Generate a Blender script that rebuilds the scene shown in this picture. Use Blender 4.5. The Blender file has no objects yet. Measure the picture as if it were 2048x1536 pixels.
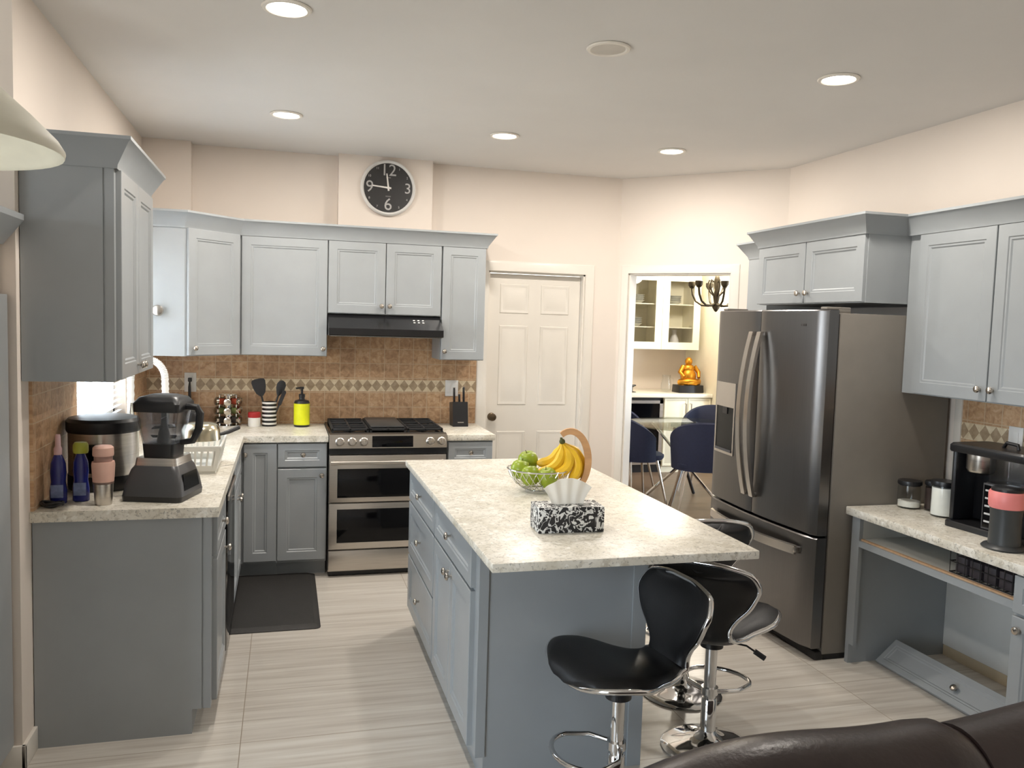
import bpy, bmesh, math, random
from mathutils import Vector, Matrix

random.seed(7)
S = bpy.context.scene
COL = S.collection
PI = math.pi
V = Vector

# ------------------------------------------------------------------ camera
cam_d = bpy.data.cameras.new('camera')
cam = bpy.data.objects.new('camera', cam_d)
COL.objects.link(cam)
cam_d.sensor_width = 36.0
cam_d.lens = 29.003
cam_d.clip_start = 0.05
_rt = V((0.96411025, -0.26382754, 0.02977338))
_up = V((-0.00922727, 0.07877674, 0.99684958))
_fw = V((0.26534183, 0.96134762, -0.07351506))
cam.matrix_world = Matrix(((_rt.x, _up.x, -_fw.x, -0.2706), (_rt.y, _up.y, -_fw.y, -5.1643),
                           (_rt.z, _up.z, -_fw.z, 1.6626), (0, 0, 0, 1)))
S.camera = cam

# ------------------------------------------------------------------ exposure, sky
S.view_settings.view_transform = 'Standard'
S.view_settings.look = 'None'
S.view_settings.exposure = 0.05
S.view_settings.gamma = 1.0
S.view_settings.use_curve_mapping = False
SKY = 18.0
w = bpy.data.worlds.new('sky')
S.world = w
w.use_nodes = True
nt = w.node_tree
nt.nodes.clear()
_o = nt.nodes.new('ShaderNodeOutputWorld')
_b = nt.nodes.new('ShaderNodeBackground')
_t = nt.nodes.new('ShaderNodeTexCoord')
_s = nt.nodes.new('ShaderNodeSeparateXYZ')
_r = nt.nodes.new('ShaderNodeValToRGB')
_r.color_ramp.elements[0].position = 0.45
_r.color_ramp.elements[0].color = (0.52, 0.52, 0.50, 1)
_r.color_ramp.elements[1].position = 0.56
_r.color_ramp.elements[1].color = (0.74, 0.87, 1.0, 1)
_m = nt.nodes.new('ShaderNodeMath')
_m.operation = 'MULTIPLY_ADD'
_m.inputs[1].default_value = 0.5
_m.inputs[2].default_value = 0.5
nt.links.new(_t.outputs['Generated'], _s.inputs[0])
nt.links.new(_s.outputs['Z'], _m.inputs[0])
nt.links.new(_m.outputs[0], _r.inputs[0])
nt.links.new(_r.outputs[0], _b.inputs['Color'])
_b.inputs['Strength'].default_value = SKY
nt.links.new(_b.outputs[0], _o.inputs[0])


def area(name, loc, rot, sx, sy, power, col=(1, 1, 1), portal=False, shape='RECTANGLE', spread=PI):
    d = bpy.data.lights.new(name, 'AREA')
    d.shape = shape
    d.size = sx
    d.size_y = sy
    d.energy = power
    d.color = col
    d.spread = spread
    o = bpy.data.objects.new(name, d)
    o.location = loc
    o.rotation_euler = rot
    COL.objects.link(o)
    if portal:
        d.cycles.is_portal = True
    return o


# daylight enters through three real window openings: portals guide the sky's light in
area('window_portal', (-3.62, -5.2, 1.24), (PI / 2, 0, -PI / 2), 2.4, 2.26, 1, portal=True)
area('window_portal', (-1.30, -0.49, 1.6), (PI / 2, 0, -PI / 2), 1.1, 1.05, 1, portal=True)
area('window_portal', (6.22, 1.4, 1.4), (PI / 2, 0, PI / 2), 2.4, 1.7, 1, portal=True)
LAMP_W = 17.0
WARM = (1.0, 0.93, 0.85)

# ------------------------------------------------------------------ materials
MATS = {}


def rgb(*c):
    """sRGB 0-255 -> linear"""
    return tuple(((x / 255) / 12.92 if x <= 10 else (((x / 255) + 0.055) / 1.055) ** 2.4) for x in c) + (1,)


def mat(name, col, rough=0.5, metal=0.0, var=0.06, scale=12.0, bump=0.0, bscale=60.0, stretch=(1, 1, 1), coat=0.0,
        spec=0.5, trans=0.0, emit=None, estr=0.0):
    if name in MATS:
        return MATS[name]
    m = bpy.data.materials.new(name)
    m.use_nodes = True
    nt = m.node_tree
    p = nt.nodes['Principled BSDF']
    p.inputs['Roughness'].default_value = rough
    p.inputs['Metallic'].default_value = metal
    p.inputs['Coat Weight'].default_value = coat
    p.inputs['Specular IOR Level'].default_value = spec
    p.inputs['Transmission Weight'].default_value = trans
    tc = nt.nodes.new('ShaderNodeTexCoord')
    mp = nt.nodes.new('ShaderNodeMapping')
    mp.inputs['Scale'].default_value = stretch
    nt.links.new(tc.outputs['Object'], mp.inputs[0])
    n = nt.nodes.new('ShaderNodeTexNoise')
    n.inputs['Scale'].default_value = scale
    n.inputs['Detail'].default_value = 4
    nt.links.new(mp.outputs[0], n.inputs['Vector'])
    cr = nt.nodes.new('ShaderNodeValToRGB')
    c = col[:3]
    cr.color_ramp.elements[0].color = tuple(x * (1 - var) for x in c) + (1,)
    cr.color_ramp.elements[1].color = tuple(min(1, x * (1 + var)) for x in c) + (1,)
    cr.color_ramp.elements[0].position = 0.3
    cr.color_ramp.elements[1].position = 0.7
    nt.links.new(n.outputs['Fac'], cr.inputs[0])
    nt.links.new(cr.outputs[0], p.inputs['Base Color'])
    if bump > 0:
        n2 = nt.nodes.new('ShaderNodeTexNoise')
        n2.inputs['Scale'].default_value = bscale
        n2.inputs['Detail'].default_value = 3
        nt.links.new(mp.outputs[0], n2.inputs['Vector'])
        bp = nt.nodes.new('ShaderNodeBump')
        bp.inputs['Strength'].default_value = bump
        bp.inputs['Distance'].default_value = 0.004
        nt.links.new(n2.outputs['Fac'], bp.inputs['Height'])
        nt.links.new(bp.outputs[0], p.inputs['Normal'])
    if emit:
        p.inputs['Emission Color'].default_value = tuple(emit[:3]) + (1,)
        p.inputs['Emission Strength'].default_value = estr
    MATS[name] = m
    return m


def glassy(name, col=(1, 1, 1), tint=0.9, rough=0.03, ior=1.5):
    """thin clear glass or plastic: mostly see-through with a sharp reflection"""
    if name in MATS:
        return MATS[name]
    m = bpy.data.materials.new(name)
    m.use_nodes = True
    nt = m.node_tree
    nt.nodes.remove(nt.nodes['Principled BSDF'])
    out = nt.nodes['Material Output']
    tr = nt.nodes.new('ShaderNodeBsdfTransparent')
    tr.inputs[0].default_value = tuple(c * tint for c in col) + (1,)
    gl = nt.nodes.new('ShaderNodeBsdfGlossy')
    gl.inputs['Roughness'].default_value = rough
    lw = nt.nodes.new('ShaderNodeLayerWeight')
    lw.inputs[0].default_value = 0.5
    pw = nt.nodes.new('ShaderNodeMath')
    pw.operation = 'POWER'
    pw.inputs[1].default_value = 5.0
    nt.links.new(lw.outputs['Facing'], pw.inputs[0])
    fr = nt.nodes.new('ShaderNodeMath')
    fr.operation = 'MULTIPLY_ADD'
    f0 = ((ior - 1) / (ior + 1)) ** 2
    fr.inputs[1].default_value = 0.7
    fr.inputs[2].default_value = f0
    nt.links.new(pw.outputs[0], fr.inputs[0])
    mx = nt.nodes.new('ShaderNodeMixShader')
    nt.links.new(fr.outputs[0], mx.inputs[0])
    nt.links.new(tr.outputs[0], mx.inputs[1])
    nt.links.new(gl.outputs[0], mx.inputs[2])
    nt.links.new(mx.outputs[0], out.inputs['Surface'])
    MATS[name] = m
    return m


class NT:
    """small wrapper for building node graphs"""

    def __init__(self, name, rough=0.5):
        self.m = bpy.data.materials.new(name)
        self.m.use_nodes = True
        self.t = self.m.node_tree
        self.p = self.t.nodes['Principled BSDF']
        self.p.inputs['Roughness'].default_value = rough
        MATS[name] = self.m

    def n(self, kind, **kw):
        nd = self.t.nodes.new(kind)
        for k, v in kw.items():
            setattr(nd, k, v)
        return nd

    def l(self, a, b):
        self.t.links.new(a, b)

    def math(self, op, a, b=None, c=None):
        nd = self.n('ShaderNodeMath', operation=op)
        for i, x in enumerate((a, b, c)):
            if x is None:
                continue
            if isinstance(x, (int, float)):
                nd.inputs[i].default_value = x
            else:
                self.l(x, nd.inputs[i])
        return nd.outputs[0]

    def ramp(self, fac, stops, interp='LINEAR'):
        r = self.n('ShaderNodeValToRGB')
        r.color_ramp.interpolation = interp
        e = r.color_ramp.elements
        while len(e) < len(stops):
            e.new(0.5)
        for i, (p, c) in enumerate(stops):
            e[i].position = p
            e[i].color = tuple(c[:3]) + (1,)
        self.l(fac, r.inputs[0])
        return r.outputs[0]

    def noise(self, vec, scale, detail=4, dist=0.0, rough=0.5):
        n = self.n('ShaderNodeTexNoise')
        n.inputs['Scale'].default_value = scale
        n.inputs['Detail'].default_value = detail
        n.inputs['Distortion'].default_value = dist
        n.inputs['Roughness'].default_value = rough
        self.l(vec, n.inputs['Vector'])
        return n.outputs['Fac']

    def coords(self, scale=(1, 1, 1), rot=(0, 0, 0), loc=(0, 0, 0)):
        tc = self.n('ShaderNodeTexCoord')
        mp = self.n('ShaderNodeMapping')
        mp.inputs['Scale'].default_value = scale
        mp.inputs['Rotation'].default_value = rot
        mp.inputs['Location'].default_value = loc
        self.l(tc.outputs['Object'], mp.inputs[0])
        return mp.outputs[0]

    def mix(self, fac, a, b, mode='MIX'):
        m = self.n('ShaderNodeMix', data_type='RGBA', blend_type=mode)
        for i, x in ((0, fac), (6, a), (7, b)):
            if isinstance(x, (int, float)):
                m.inputs[i].default_value = x
            elif isinstance(x, tuple):
                m.inputs[i].default_value = tuple(x[:3]) + (1,)
            else:
                self.l(x, m.inputs[i])
        return m.outputs[2]


def make_quartz():
    g = NT('cream_quartz', 0.34)
    v = g.coords()
    base = g.ramp(g.noise(v, 9, 5, 0.6), [(0.3, rgb(206, 199, 182)), (0.7, rgb(233, 228, 217))])
    f1 = g.ramp(g.noise(v, 42, 6, 0.8, 0.65), [(0.40, (1, 1, 1)), (0.49, (0, 0, 0))])
    c = g.mix(g.math('MULTIPLY', f1, 0.42), base, rgb(158, 146, 122))
    f2 = g.ramp(g.noise(v, 95, 3, 0.3), [(0.34, (1, 1, 1)), (0.40, (0, 0, 0))])
    c = g.mix(g.math('MULTIPLY', f2, 0.55), c, rgb(110, 108, 100))
    f3 = g.ramp(g.noise(v, 30, 4, 0.5), [(0.60, (0, 0, 0)), (0.68, (1, 1, 1))])
    c = g.mix(g.math('MULTIPLY', f3, 0.7), c, rgb(242, 239, 230))
    g.l(c, g.p.inputs['Base Color'])
    return g.m


def make_floor():
    g = NT('porcelain_floor', 0.32)
    br = g.n('ShaderNodeTexBrick', offset=0.0, squash=1.0)
    g.l(g.coords(loc=(0.425, 1.455, 0)), br.inputs['Vector'])
    br.inputs['Scale'].default_value = 1.0
    br.inputs['Brick Width'].default_value = 0.90
    br.inputs['Row Height'].default_value = 0.45
    br.inputs['Mortar Size'].default_value = 0.0022
    br.inputs['Mortar Smooth'].default_value = 0.3
    br.inputs['Bias'].default_value = 0.0
    br.inputs['Color1'].default_value = (0.42, 0.42, 0.42, 1)
    br.inputs['Color2'].default_value = (0.58, 0.58, 0.58, 1)
    s1 = g.noise(g.coords((0.7, 14, 1)), 1.6, 6, 0.5, 0.6)
    s2 = g.noise(g.coords((1.2, 45, 1)), 1.5, 3, 0.2)
    streak = g.math('ADD', g.math('MULTIPLY', s1, 0.72), g.math('MULTIPLY', s2, 0.28))
    c = g.ramp(streak, [(0.32, rgb(170, 161, 150)), (0.47, rgb(191, 184, 174)), (0.62, rgb(205, 200, 191))])
    c = g.mix(0.25, c, br.outputs['Color'], 'OVERLAY')
    c = g.mix(br.outputs['Fac'], c, rgb(150, 138, 122))
    g.l(c, g.p.inputs['Base Color'])
    return g.m


def make_tile(axis):
    """brown tumbled-stone wall tile, 10.5 cm squares; axis = wall direction"""
    g = NT('brown_stone_tile_' + axis, 0.42)
    tc = g.n('ShaderNodeTexCoord')
    sp = g.n('ShaderNodeSeparateXYZ')
    g.l(tc.outputs['Object'], sp.inputs[0])
    cb = g.n('ShaderNodeCombineXYZ')
    g.l(sp.outputs['X' if axis == 'x' else 'Y'], cb.inputs[0])
    g.l(g.math('ADD', sp.outputs['Z'], -0.915 - 0.014), cb.inputs[1])
    br = g.n('ShaderNodeTexBrick', offset=0.0, squash=1.0)
    g.l(cb.outputs[0], br.inputs['Vector'])
    br.inputs['Scale'].default_value = 1.0
    br.inputs['Brick Width'].default_value = 0.104
    br.inputs['Row Height'].default_value = 0.104
    br.inputs['Mortar Size'].default_value = 0.0028
    br.inputs['Mortar Smooth'].default_value = 0.3
    br.inputs['Color1'].default_value = (0.25, 0.25, 0.25, 1)
    br.inputs['Color2'].default_value = (0.75, 0.75, 0.75, 1)
    n1 = g.noise(cb.outputs[0], 26, 6, 0.8, 0.65)
    base = g.ramp(n1, [(0.3, rgb(158, 122, 90)), (0.5, rgb(192, 154, 117)), (0.72, rgb(216, 184, 150))])
    c = g.mix(0.28, base, br.outputs['Color'], 'OVERLAY')
    c = g.mix(br.outputs['Fac'], c, rgb(206, 182, 150))
    g.l(c, g.p.inputs['Base Color'])
    bp = g.n('ShaderNodeBump')
    bp.inputs['Strength'].default_value = 0.5
    bp.inputs['Distance'].default_value = 0.003
    g.l(g.math('ADD', g.math('MULTIPLY', br.outputs['Fac'], -1.0), g.math('MULTIPLY', n1, 0.4)), bp.inputs['Height'])
    g.l(bp.outputs[0], g.p.inputs['Normal'])
    return g.m


def make_band(axis):
    """border strip of stone diamonds between cream triangles"""
    g = NT('diamond_border_' + axis, 0.4)
    tc = g.n('ShaderNodeTexCoord')
    sp = g.n('ShaderNodeSeparateXYZ')
    g.l(tc.outputs['Object'], sp.inputs[0])
    u = sp.outputs['X' if axis == 'x' else 'Y']
    fu = g.math('ABSOLUTE', g.math('SUBTRACT', g.math('FRACT', g.math('DIVIDE', u, 0.066)), 0.5))
    fv = g.math('ABSOLUTE', g.math('DIVIDE', g.math('SUBTRACT', sp.outputs['Z'], 1.187), 0.084))
    d = g.math('ADD', fu, fv)
    inside = g.math('LESS_THAN', d, 0.47)
    n1 = g.noise(tc.outputs['Object'], 30, 5)
    dark = g.ramp(n1, [(0.3, rgb(150, 128, 100)), (0.7, rgb(182, 160, 132))])
    light = g.ramp(n1, [(0.3, rgb(206, 186, 152)), (0.7, rgb(232, 218, 190))])
    c = g.mix(inside, light, dark)
    gap = g.math('LESS_THAN', g.math('ABSOLUTE', g.math('SUBTRACT', d, 0.485)), 0.018)
    c = g.mix(gap, c, rgb(170, 148, 118))
    g.l(c, g.p.inputs['Base Color'])
    return g.m


def make_steel(name, col, rough, stretch, var=0.09):
    g = NT(name, rough)
    v = g.coords(stretch)
    n = g.noise(v, 6, 5)
    g.l(g.ramp(n, [(0.3, tuple(x * (1 - var) for x in col[:3])), (0.7, tuple(x * (1 + var) for x in col[:3]))]),
        g.p.inputs['Base Color'])
    g.l(g.math('ADD', g.math('MULTIPLY', n, var * 1.4), rough - var * 0.7), g.p.inputs['Roughness'])
    g.p.inputs['Metallic'].default_value = 1.0
    return g.m


def make_scroll():
    """black box printed with white leafy scrolls"""
    g = NT('scroll_print', 0.5)
    v = g.coords((1, 1, 1))
    n = g.noise(v, 19, 2, 2.4)
    f = g.ramp(g.math('ABSOLUTE', g.math('SUBTRACT', n, 0.5)), [(0.03, (1, 1, 1)), (0.045, (0, 0, 0))])
    n2 = g.noise(g.coords(loc=(3, 1, 2)), 28, 1, 1.2)
    f2 = g.ramp(n2, [(0.60, (0, 0, 0)), (0.62, (1, 1, 1))])
    f3 = g.math('MAXIMUM', f, f2)
    g.l(g.mix(f3, rgb(34, 34, 36), rgb(226, 226, 222)), g.p.inputs['Base Color'])
    return g.m


QUARTZ = make_quartz()
FLOOR = make_floor()
TILE_X, TILE_Y = make_tile('x'), make_tile('y')
BAND_X, BAND_Y = make_band('x'), make_band('y')
STEEL = make_steel('brushed_steel', rgb(196, 190, 182), 0.30, (1, 1, 40))
STEEL_H = make_steel('brushed_steel_horizontal', rgb(190, 184, 176), 0.32, (1, 1, 40))
FRIDGE_STEEL = make_steel('dark_brushed_steel', rgb(120, 118, 117), 0.30, (25, 25, 0.6), 0.03)
SCROLL = make_scroll()
WALL = mat('wall_paint', rgb(228, 217, 206), 0.75, var=0.015, scale=3, bump=0.05, bscale=150)
CEIL = mat('ceiling_paint', rgb(220, 217, 213), 0.85, var=0.015, scale=3, bump=0.08, bscale=90)
TRIM = mat('white_trim_paint', rgb(226, 220, 210), 0.35, var=0.02, scale=5)
CAB = mat('grey_cabinet_paint', rgb(152, 156, 158), 0.33, var=0.03, scale=6, bump=0.03, bscale=80)
CABIN = mat('pale_cabinet_interior', rgb(196, 196, 190), 0.5, var=0.03, scale=8)
NICKEL = mat('satin_nickel', rgb(196, 188, 178), 0.22, 1.0, var=0.04)
CHROME = mat('chrome', rgb(225, 225, 225), 0.07, 1.0, var=0.02)
BLACK = mat('black_plastic', rgb(26, 26, 28), 0.35, var=0.1)
BLACKGLOSS = mat('black_glass', rgb(8, 8, 10), 0.08, var=0.1, spec=0.25)
IRON = mat('cast_iron', rgb(30, 30, 31), 0.6, var=0.15, bump=0.2, bscale=200)
DGREY = mat('dark_grey_plastic', rgb(66, 66, 68), 0.4, var=0.06)
GASKET = mat('dark_gasket', rgb(38, 36, 35), 0.7)
WHITEP = mat('white_plastic', rgb(228, 226, 222), 0.4, var=0.02)
LEATHER = mat('black_leather', rgb(17, 16, 17), 0.46, var=0.12, scale=30, bump=0.12, bscale=260)
SOFA_L = mat('dark_brown_leather', rgb(46, 36, 34), 0.34, var=0.14, scale=9, bump=0.25, bscale=70)
CREAM = mat('cream_cabinet_paint', rgb(240, 234, 210), 0.4, var=0.02)
GLASS = glassy('clear_glass')
CLEARP = glassy('clear_plastic', (0.96, 0.97, 1.0), 0.78, 0.16, 2.0)
JARGLASS = glassy('jar_glass', (0.99, 1.0, 1.0), 0.985, 0.05, 1.3)


# ------------------------------------------------------------------ mesh helpers
ORG = {}


def translucent(name, col, fac=0.55):
    m = mat(name, col, 0.5, var=0.01)
    nt = m.node_tree
    tl = nt.nodes.new('ShaderNodeBsdfTranslucent')
    tl.inputs[0].default_value = col
    mx = nt.nodes.new('ShaderNodeMixShader')
    mx.inputs[0].default_value = fac
    nt.links.new(nt.nodes['Principled BSDF'].outputs[0], mx.inputs[1])
    nt.links.new(tl.outputs[0], mx.inputs[2])
    nt.links.new(mx.outputs[0], nt.nodes['Material Output'].inputs['Surface'])
    return m


class MB:
    def __init__(self):
        self.bm = bmesh.new()

    def _new(self, before, M):
        if M is not None:
            vs = [v for v in self.bm.verts if v not in before]
            bmesh.ops.transform(self.bm, matrix=M, verts=vs)

    def box(self, x0, x1, y0, y1, z0, z1, bev=0.0, seg=2, M=None):
        b = bmesh.new()
        vs = [b.verts.new((x, y, z)) for x in (x0, x1) for y in (y0, y1) for z in (z0, z1)]
        for f in ((0, 1, 3, 2), (4, 6, 7, 5), (0, 4, 5, 1), (2, 3, 7, 6), (0, 2, 6, 4), (1, 5, 7, 3)):
            b.faces.new([vs[i] for i in f])
        bmesh.ops.recalc_face_normals(b, faces=b.faces)
        if bev > 0:
            bmesh.ops.bevel(b, geom=b.edges[:], offset=bev, segments=seg, profile=0.5, affect='EDGES')
        return self.merge(b, M)

    def merge(self, b, M=None):
        if M is not None:
            bmesh.ops.transform(b, matrix=M, verts=b.verts)
        mp = {v: self.bm.verts.new(v.co) for v in b.verts}
        for f in b.faces:
            try:
                self.bm.faces.new([mp[v] for v in f.verts])
            except ValueError:
                pass
        b.free()
        return self

    def loft(self, loops, cap0=True, cap1=True, closed=True, M=None):
        b = bmesh.new()
        rows = [[b.verts.new(p) for p in lp] for lp in loops]
        n = len(rows[0])
        for a, c in zip(rows, rows[1:]):
            for i in range(n if closed else n - 1):
                j = (i + 1) % n
                b.faces.new((a[i], a[j], c[j], c[i]))
        if cap0:
            b.faces.new(rows[0][::-1])
        if cap1:
            b.faces.new(rows[-1])
        bmesh.ops.remove_doubles(b, verts=b.verts, dist=1e-6)
        bmesh.ops.recalc_face_normals(b, faces=b.faces)
        return self.merge(b, M)

    def prism(self, pts, z0, z1, M=None):
        return self.loft([[(x, y, z0) for x, y in pts], [(x, y, z1) for x, y in pts]], M=M)

    def lathe(self, prof, c=(0, 0, 0), seg=24, M=None, cap=True):
        loops = [[(c[0] + max(r, 1e-5) * math.cos(2 * PI * i / seg), c[1] + max(r, 1e-5) * math.sin(2 * PI * i / seg),
                   c[2] + z) for i in range(seg)] for r, z in prof]
        return self.loft(loops, cap, cap, M=M)

    def tube(self, path, r, seg=8, closed=False, M=None):
        P = [V(p) for p in path]
        n = len(P)
        R = r if isinstance(r, (list, tuple)) else [r] * n
        loops = []
        prev = None
        for i in range(n):
            if closed:
                t = P[(i + 1) % n] - P[i - 1]
            else:
                t = P[min(i + 1, n - 1)] - P[max(i - 1, 0)]
            t.normalize()
            if prev is None:
                a = V((0, 0, 1)) if abs(t.z) < 0.9 else V((1, 0, 0))
            else:
                a = prev
            u = (a - t * a.dot(t)).normalized()
            prev = u
            q = t.cross(u)
            loops.append([P[i] + (u * math.cos(2 * PI * k / seg) + q * math.sin(2 * PI * k / seg)) * R[i]
                          for k in range(seg)])
        if closed:
            loops.append(loops[0])
            return self.loft(loops, False, False, M=M)
        return self.loft(loops, M=M)

    def ball(self, c, r, seg=16, rings=10, M=None):
        rx, ry, rz = r if isinstance(r, (tuple, list)) else (r, r, r)
        loops = []
        for i in range(rings + 1):
            a = -PI / 2 + PI * i / rings
            k = max(math.cos(a), 1e-4)
            loops.append([(c[0] + rx * k * math.cos(2 * PI * j / seg), c[1] + ry * k * math.sin(2 * PI * j / seg),
                           c[2] + rz * math.sin(a)) for j in range(seg)])
        return self.loft(loops, M=M)

    def build(self, name, m, parent=None, smooth=35, label=None):
        me = bpy.data.meshes.new(name)
        org = ORG.get(parent.name, V((0, 0, 0))) if parent else V((0, 0, 0))
        if org.length:
            bmesh.ops.translate(self.bm, verts=self.bm.verts, vec=-org)
        bmesh.ops.recalc_face_normals(self.bm, faces=self.bm.faces)
        self.bm.to_mesh(me)
        self.bm.free()
        if smooth:
            me.polygons.foreach_set('use_smooth', [True] * len(me.polygons))
            me.set_sharp_from_angle(angle=math.radians(smooth))
        if m:
            me.materials.append(m)
        o = bpy.data.objects.new(name, me)
        COL.objects.link(o)
        if parent:
            o.parent = parent
            ORG[o.name] = org
        if label:
            o['label'] = label
        return o


def tag(o, label, cat, group=None):
    o['label'] = label
    o['category'] = cat
    if group:
        o['group'] = group
    return o


def thing(name, label, cat, loc=(0, 0, 0), group=None, local=False):
    """Empty at the thing's base; parts are given in world coordinates unless local"""
    o = bpy.data.objects.new(name, None)
    COL.objects.link(o)
    o.empty_display_size = 0.05
    tag(o, label, cat, group)
    if local:
        ORG[o.name] = V((0, 0, 0))
    else:
        ORG[o.name] = V(loc)
    o.location = loc
    return o


def struct(name, mb, m, parent=None, smooth=35):
    o = mb.build(name, m, parent, smooth)
    if not parent:
        o['kind'] = 'structure'
    return o


def copy_tree(o, parent=None):
    c = o.copy()
    COL.objects.link(c)
    if parent:
        c.parent = parent
    ORG[c.name] = ORG.get(o.name, V((0, 0, 0)))
    for ch in list(o.children):
        copy_tree(ch, c)
    return c


def solo(mb, name, m, label, cat, group=None, base=(0, 0, 0), smooth=35):
    """a one-mesh thing with its origin at its base"""
    bmesh.ops.translate(mb.bm, verts=mb.bm.verts, vec=-V(base))
    o = mb.build(name, m, None, smooth)
    o.location = base
    return tag(o, label, cat, group)


def frame_mat(O, U, N):
    """matrix: local x along U, y up (world z), z along N"""
    U = V(U).normalized()
    N = V(N).normalized()
    Z = V((0, 0, 1))
    return Matrix(((U.x, Z.x, N.x, O[0]), (U.y, Z.y, N.y, O[1]), (U.z, Z.z, N.z, O[2]), (0, 0, 0, 1)))


def shaker(mb, M, u0, v0, u1, v1, fr=0.055, t=0.02, rec=0.009):
    """framed door with bevelled inner bead and recessed panel"""
    fr = min(fr, (u1 - u0) * 0.28, (v1 - v0) * 0.28)
    e = 0.002
    L = []
    for ins, d in ((0, 0), (0, t - e), (e, t), (fr, t), (fr + 0.004, t - 0.004), (fr + 0.012, t - 0.004),
                   (fr + 0.018, t - rec)):
        L.append([(u0 + ins, v0 + ins, d), (u1 - ins, v0 + ins, d), (u1 - ins, v1 - ins, d), (u0 + ins, v1 - ins, d)])
    mb.loft(L, M=M)


def knob_mb(M, u, v, d0=0.02, s=1.0):
    mb = MB()
    prof = [(0.0055, 0), (0.005, 0.010), (0.007, 0.013), (0.0155, 0.017), (0.0165, 0.021), (0.014, 0.026), (0.007, 0.029),
            (0.0002, 0.030)]
    mb.lathe([(r * s, z * s) for r, z in prof], seg=16, M=M @ Matrix.Translation((u, v, d0)))
    return mb


def front(parent, M, kind, u0, u1, v0, v1, ku=None, kv=None, m=None, gap=0.0015, fr=0.055):
    mb = MB()
    shaker(mb, M, u0 + gap, v0 + gap, u1 - gap, v1 - gap, fr)
    d = mb.build(kind, m or CAB, parent, 30)
    if ku is not None:
        knob_mb(M, ku, kv).build('knob', NICKEL, d, 40, 'satin nickel knob')
    return d


def crown(mb, path, prof, side=1):
    """profile [(out, z)] swept along an xy path with mitred corners; side=+1: outward is right of travel"""
    P = [V(p) for p in path]
    n = len(P)
    nr = []
    for a, b in zip(P, P[1:]):
        d = (b - a).normalized()
        nr.append(V((d.y, -d.x)) * side)
    offs = []
    for i in range(n):
        if i == 0:
            o = nr[0]
        elif i == n - 1:
            o = nr[-1]
        else:
            o = (nr[i - 1] + nr[i])
            o = o / o.dot(nr[i])
        offs.append(o)
    loops = [[(P[i].x + offs[i].x * r, P[i].y + offs[i].y * r, z) for r, z in prof] for i in range(n)]
    mb.loft(loops)
    return mb


def rrect(cx, cy, hx, hy, r, z, k=4):
    r = min(r, hx * 0.98, hy * 0.98)
    out = []
    for sx, sy, a0 in ((1, 1, 0), (-1, 1, PI / 2), (-1, -1, PI), (1, -1, 1.5 * PI)):
        for i in range(k + 1):
            a = a0 + PI / 2 * i / k
            out.append((cx + sx * (hx - r) + r * math.cos(a), cy + sy * (hy - r) + r * math.sin(a), z))
    return out


def arc(c, r, a0, a1, n, plane='xz'):
    out = []
    for i in range(n + 1):
        a = a0 + (a1 - a0) * i / n
        x, y = r * math.cos(a), r * math.sin(a)
        out.append((c[0] + x, c[1], c[2] + y) if plane == 'xz' else
                   ((c[0], c[1] + x, c[2] + y) if plane == 'yz' else (c[0] + x, c[1] + y, c[2])))
    return out


def txt(s, size, M, m, name, parent, ext=0.0006, align='CENTER'):
    """real lettering: text curve turned into a mesh"""
    cu = bpy.data.curves.new(name, 'FONT')
    cu.body = s
    cu.size = size
    cu.extrude = ext
    cu.align_x = align
    cu.align_y = 'CENTER'
    cu.resolution_u = 3
    tmp = bpy.data.objects.new(name + '_tmp', cu)
    COL.objects.link(tmp)
    dg = bpy.context.evaluated_depsgraph_get()
    me = bpy.data.meshes.new_from_object(tmp.evaluated_get(dg))
    bpy.data.objects.remove(tmp)
    b = bmesh.new()
    b.from_mesh(me)
    bpy.data.meshes.remove(me)
    mb = MB()
    mb.merge(b, M)
    return mb.build(name, m, parent, 0)

# ================================================================== THE SETTING
XL, B, ZC, XR, XC = -1.174, 0.791, 2.785, 3.078, 2.2012
R2 = math.sqrt(0.5)

mb = MB()
PLAN = [(-3.7, -8.1), (6.3, -8.1), (6.3, 4.2), (2.12, 4.2), (2.12, B + 0.13), (XL - 0.13, B + 0.13), (XL - 0.13, -1.80), (-3.7, -1.80)]
mb.prism(PLAN, -0.06, 0.0)
struct('floor', mb, FLOOR, smooth=0)
mb = MB()
mb.prism(PLAN, ZC, ZC + 0.08)
struct('ceiling', mb, CEIL, smooth=0)

# back wall with the opening of the panelled door
mb = MB()
mb.box(XL - 0.14, 1.17, B, B + 0.13, 0, ZC)
mb.box(1.925, XC + 0.05, B, B + 0.13, 0, ZC)
mb.box(1.17, 1.925, B, B + 0.13, 2.045, ZC)
struct('wall_back', mb, WALL, smooth=0)
# left wall with the window over the sink
WY0, WY1, WZ0, WZ1 = -1.08, 0.10, 1.06, 2.12
mb = MB()
mb.box(XL - 0.13, XL, -1.93, WY0, 0, ZC)
mb.box(XL - 0.13, XL, WY1, B, 0, ZC)
mb.box(XL - 0.13, XL, WY0, WY1, 0, WZ0)
mb.box(XL - 0.13, XL, WY0, WY1, WZ1, ZC)
struct('wall_left', mb, WALL, smooth=0)
mb = MB()
mb.box(-3.6, XL - 0.13, -1.93, -1.80, 0, ZC)
struct('wall_left_return', mb, WALL, smooth=0)
mb = MB()
mb.box(-3.7, -3.6, -8.0, -6.4, 0, ZC)
mb.box(-3.7, -3.6, -4.0, -1.80, 0, ZC)
mb.box(-3.7, -3.6, -6.4, -4.0, 0, 0.11)
mb.box(-3.7, -3.6, -6.4, -4.0, 2.37, ZC)
struct('wall_left_outer', mb, WALL, smooth=0)
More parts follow.
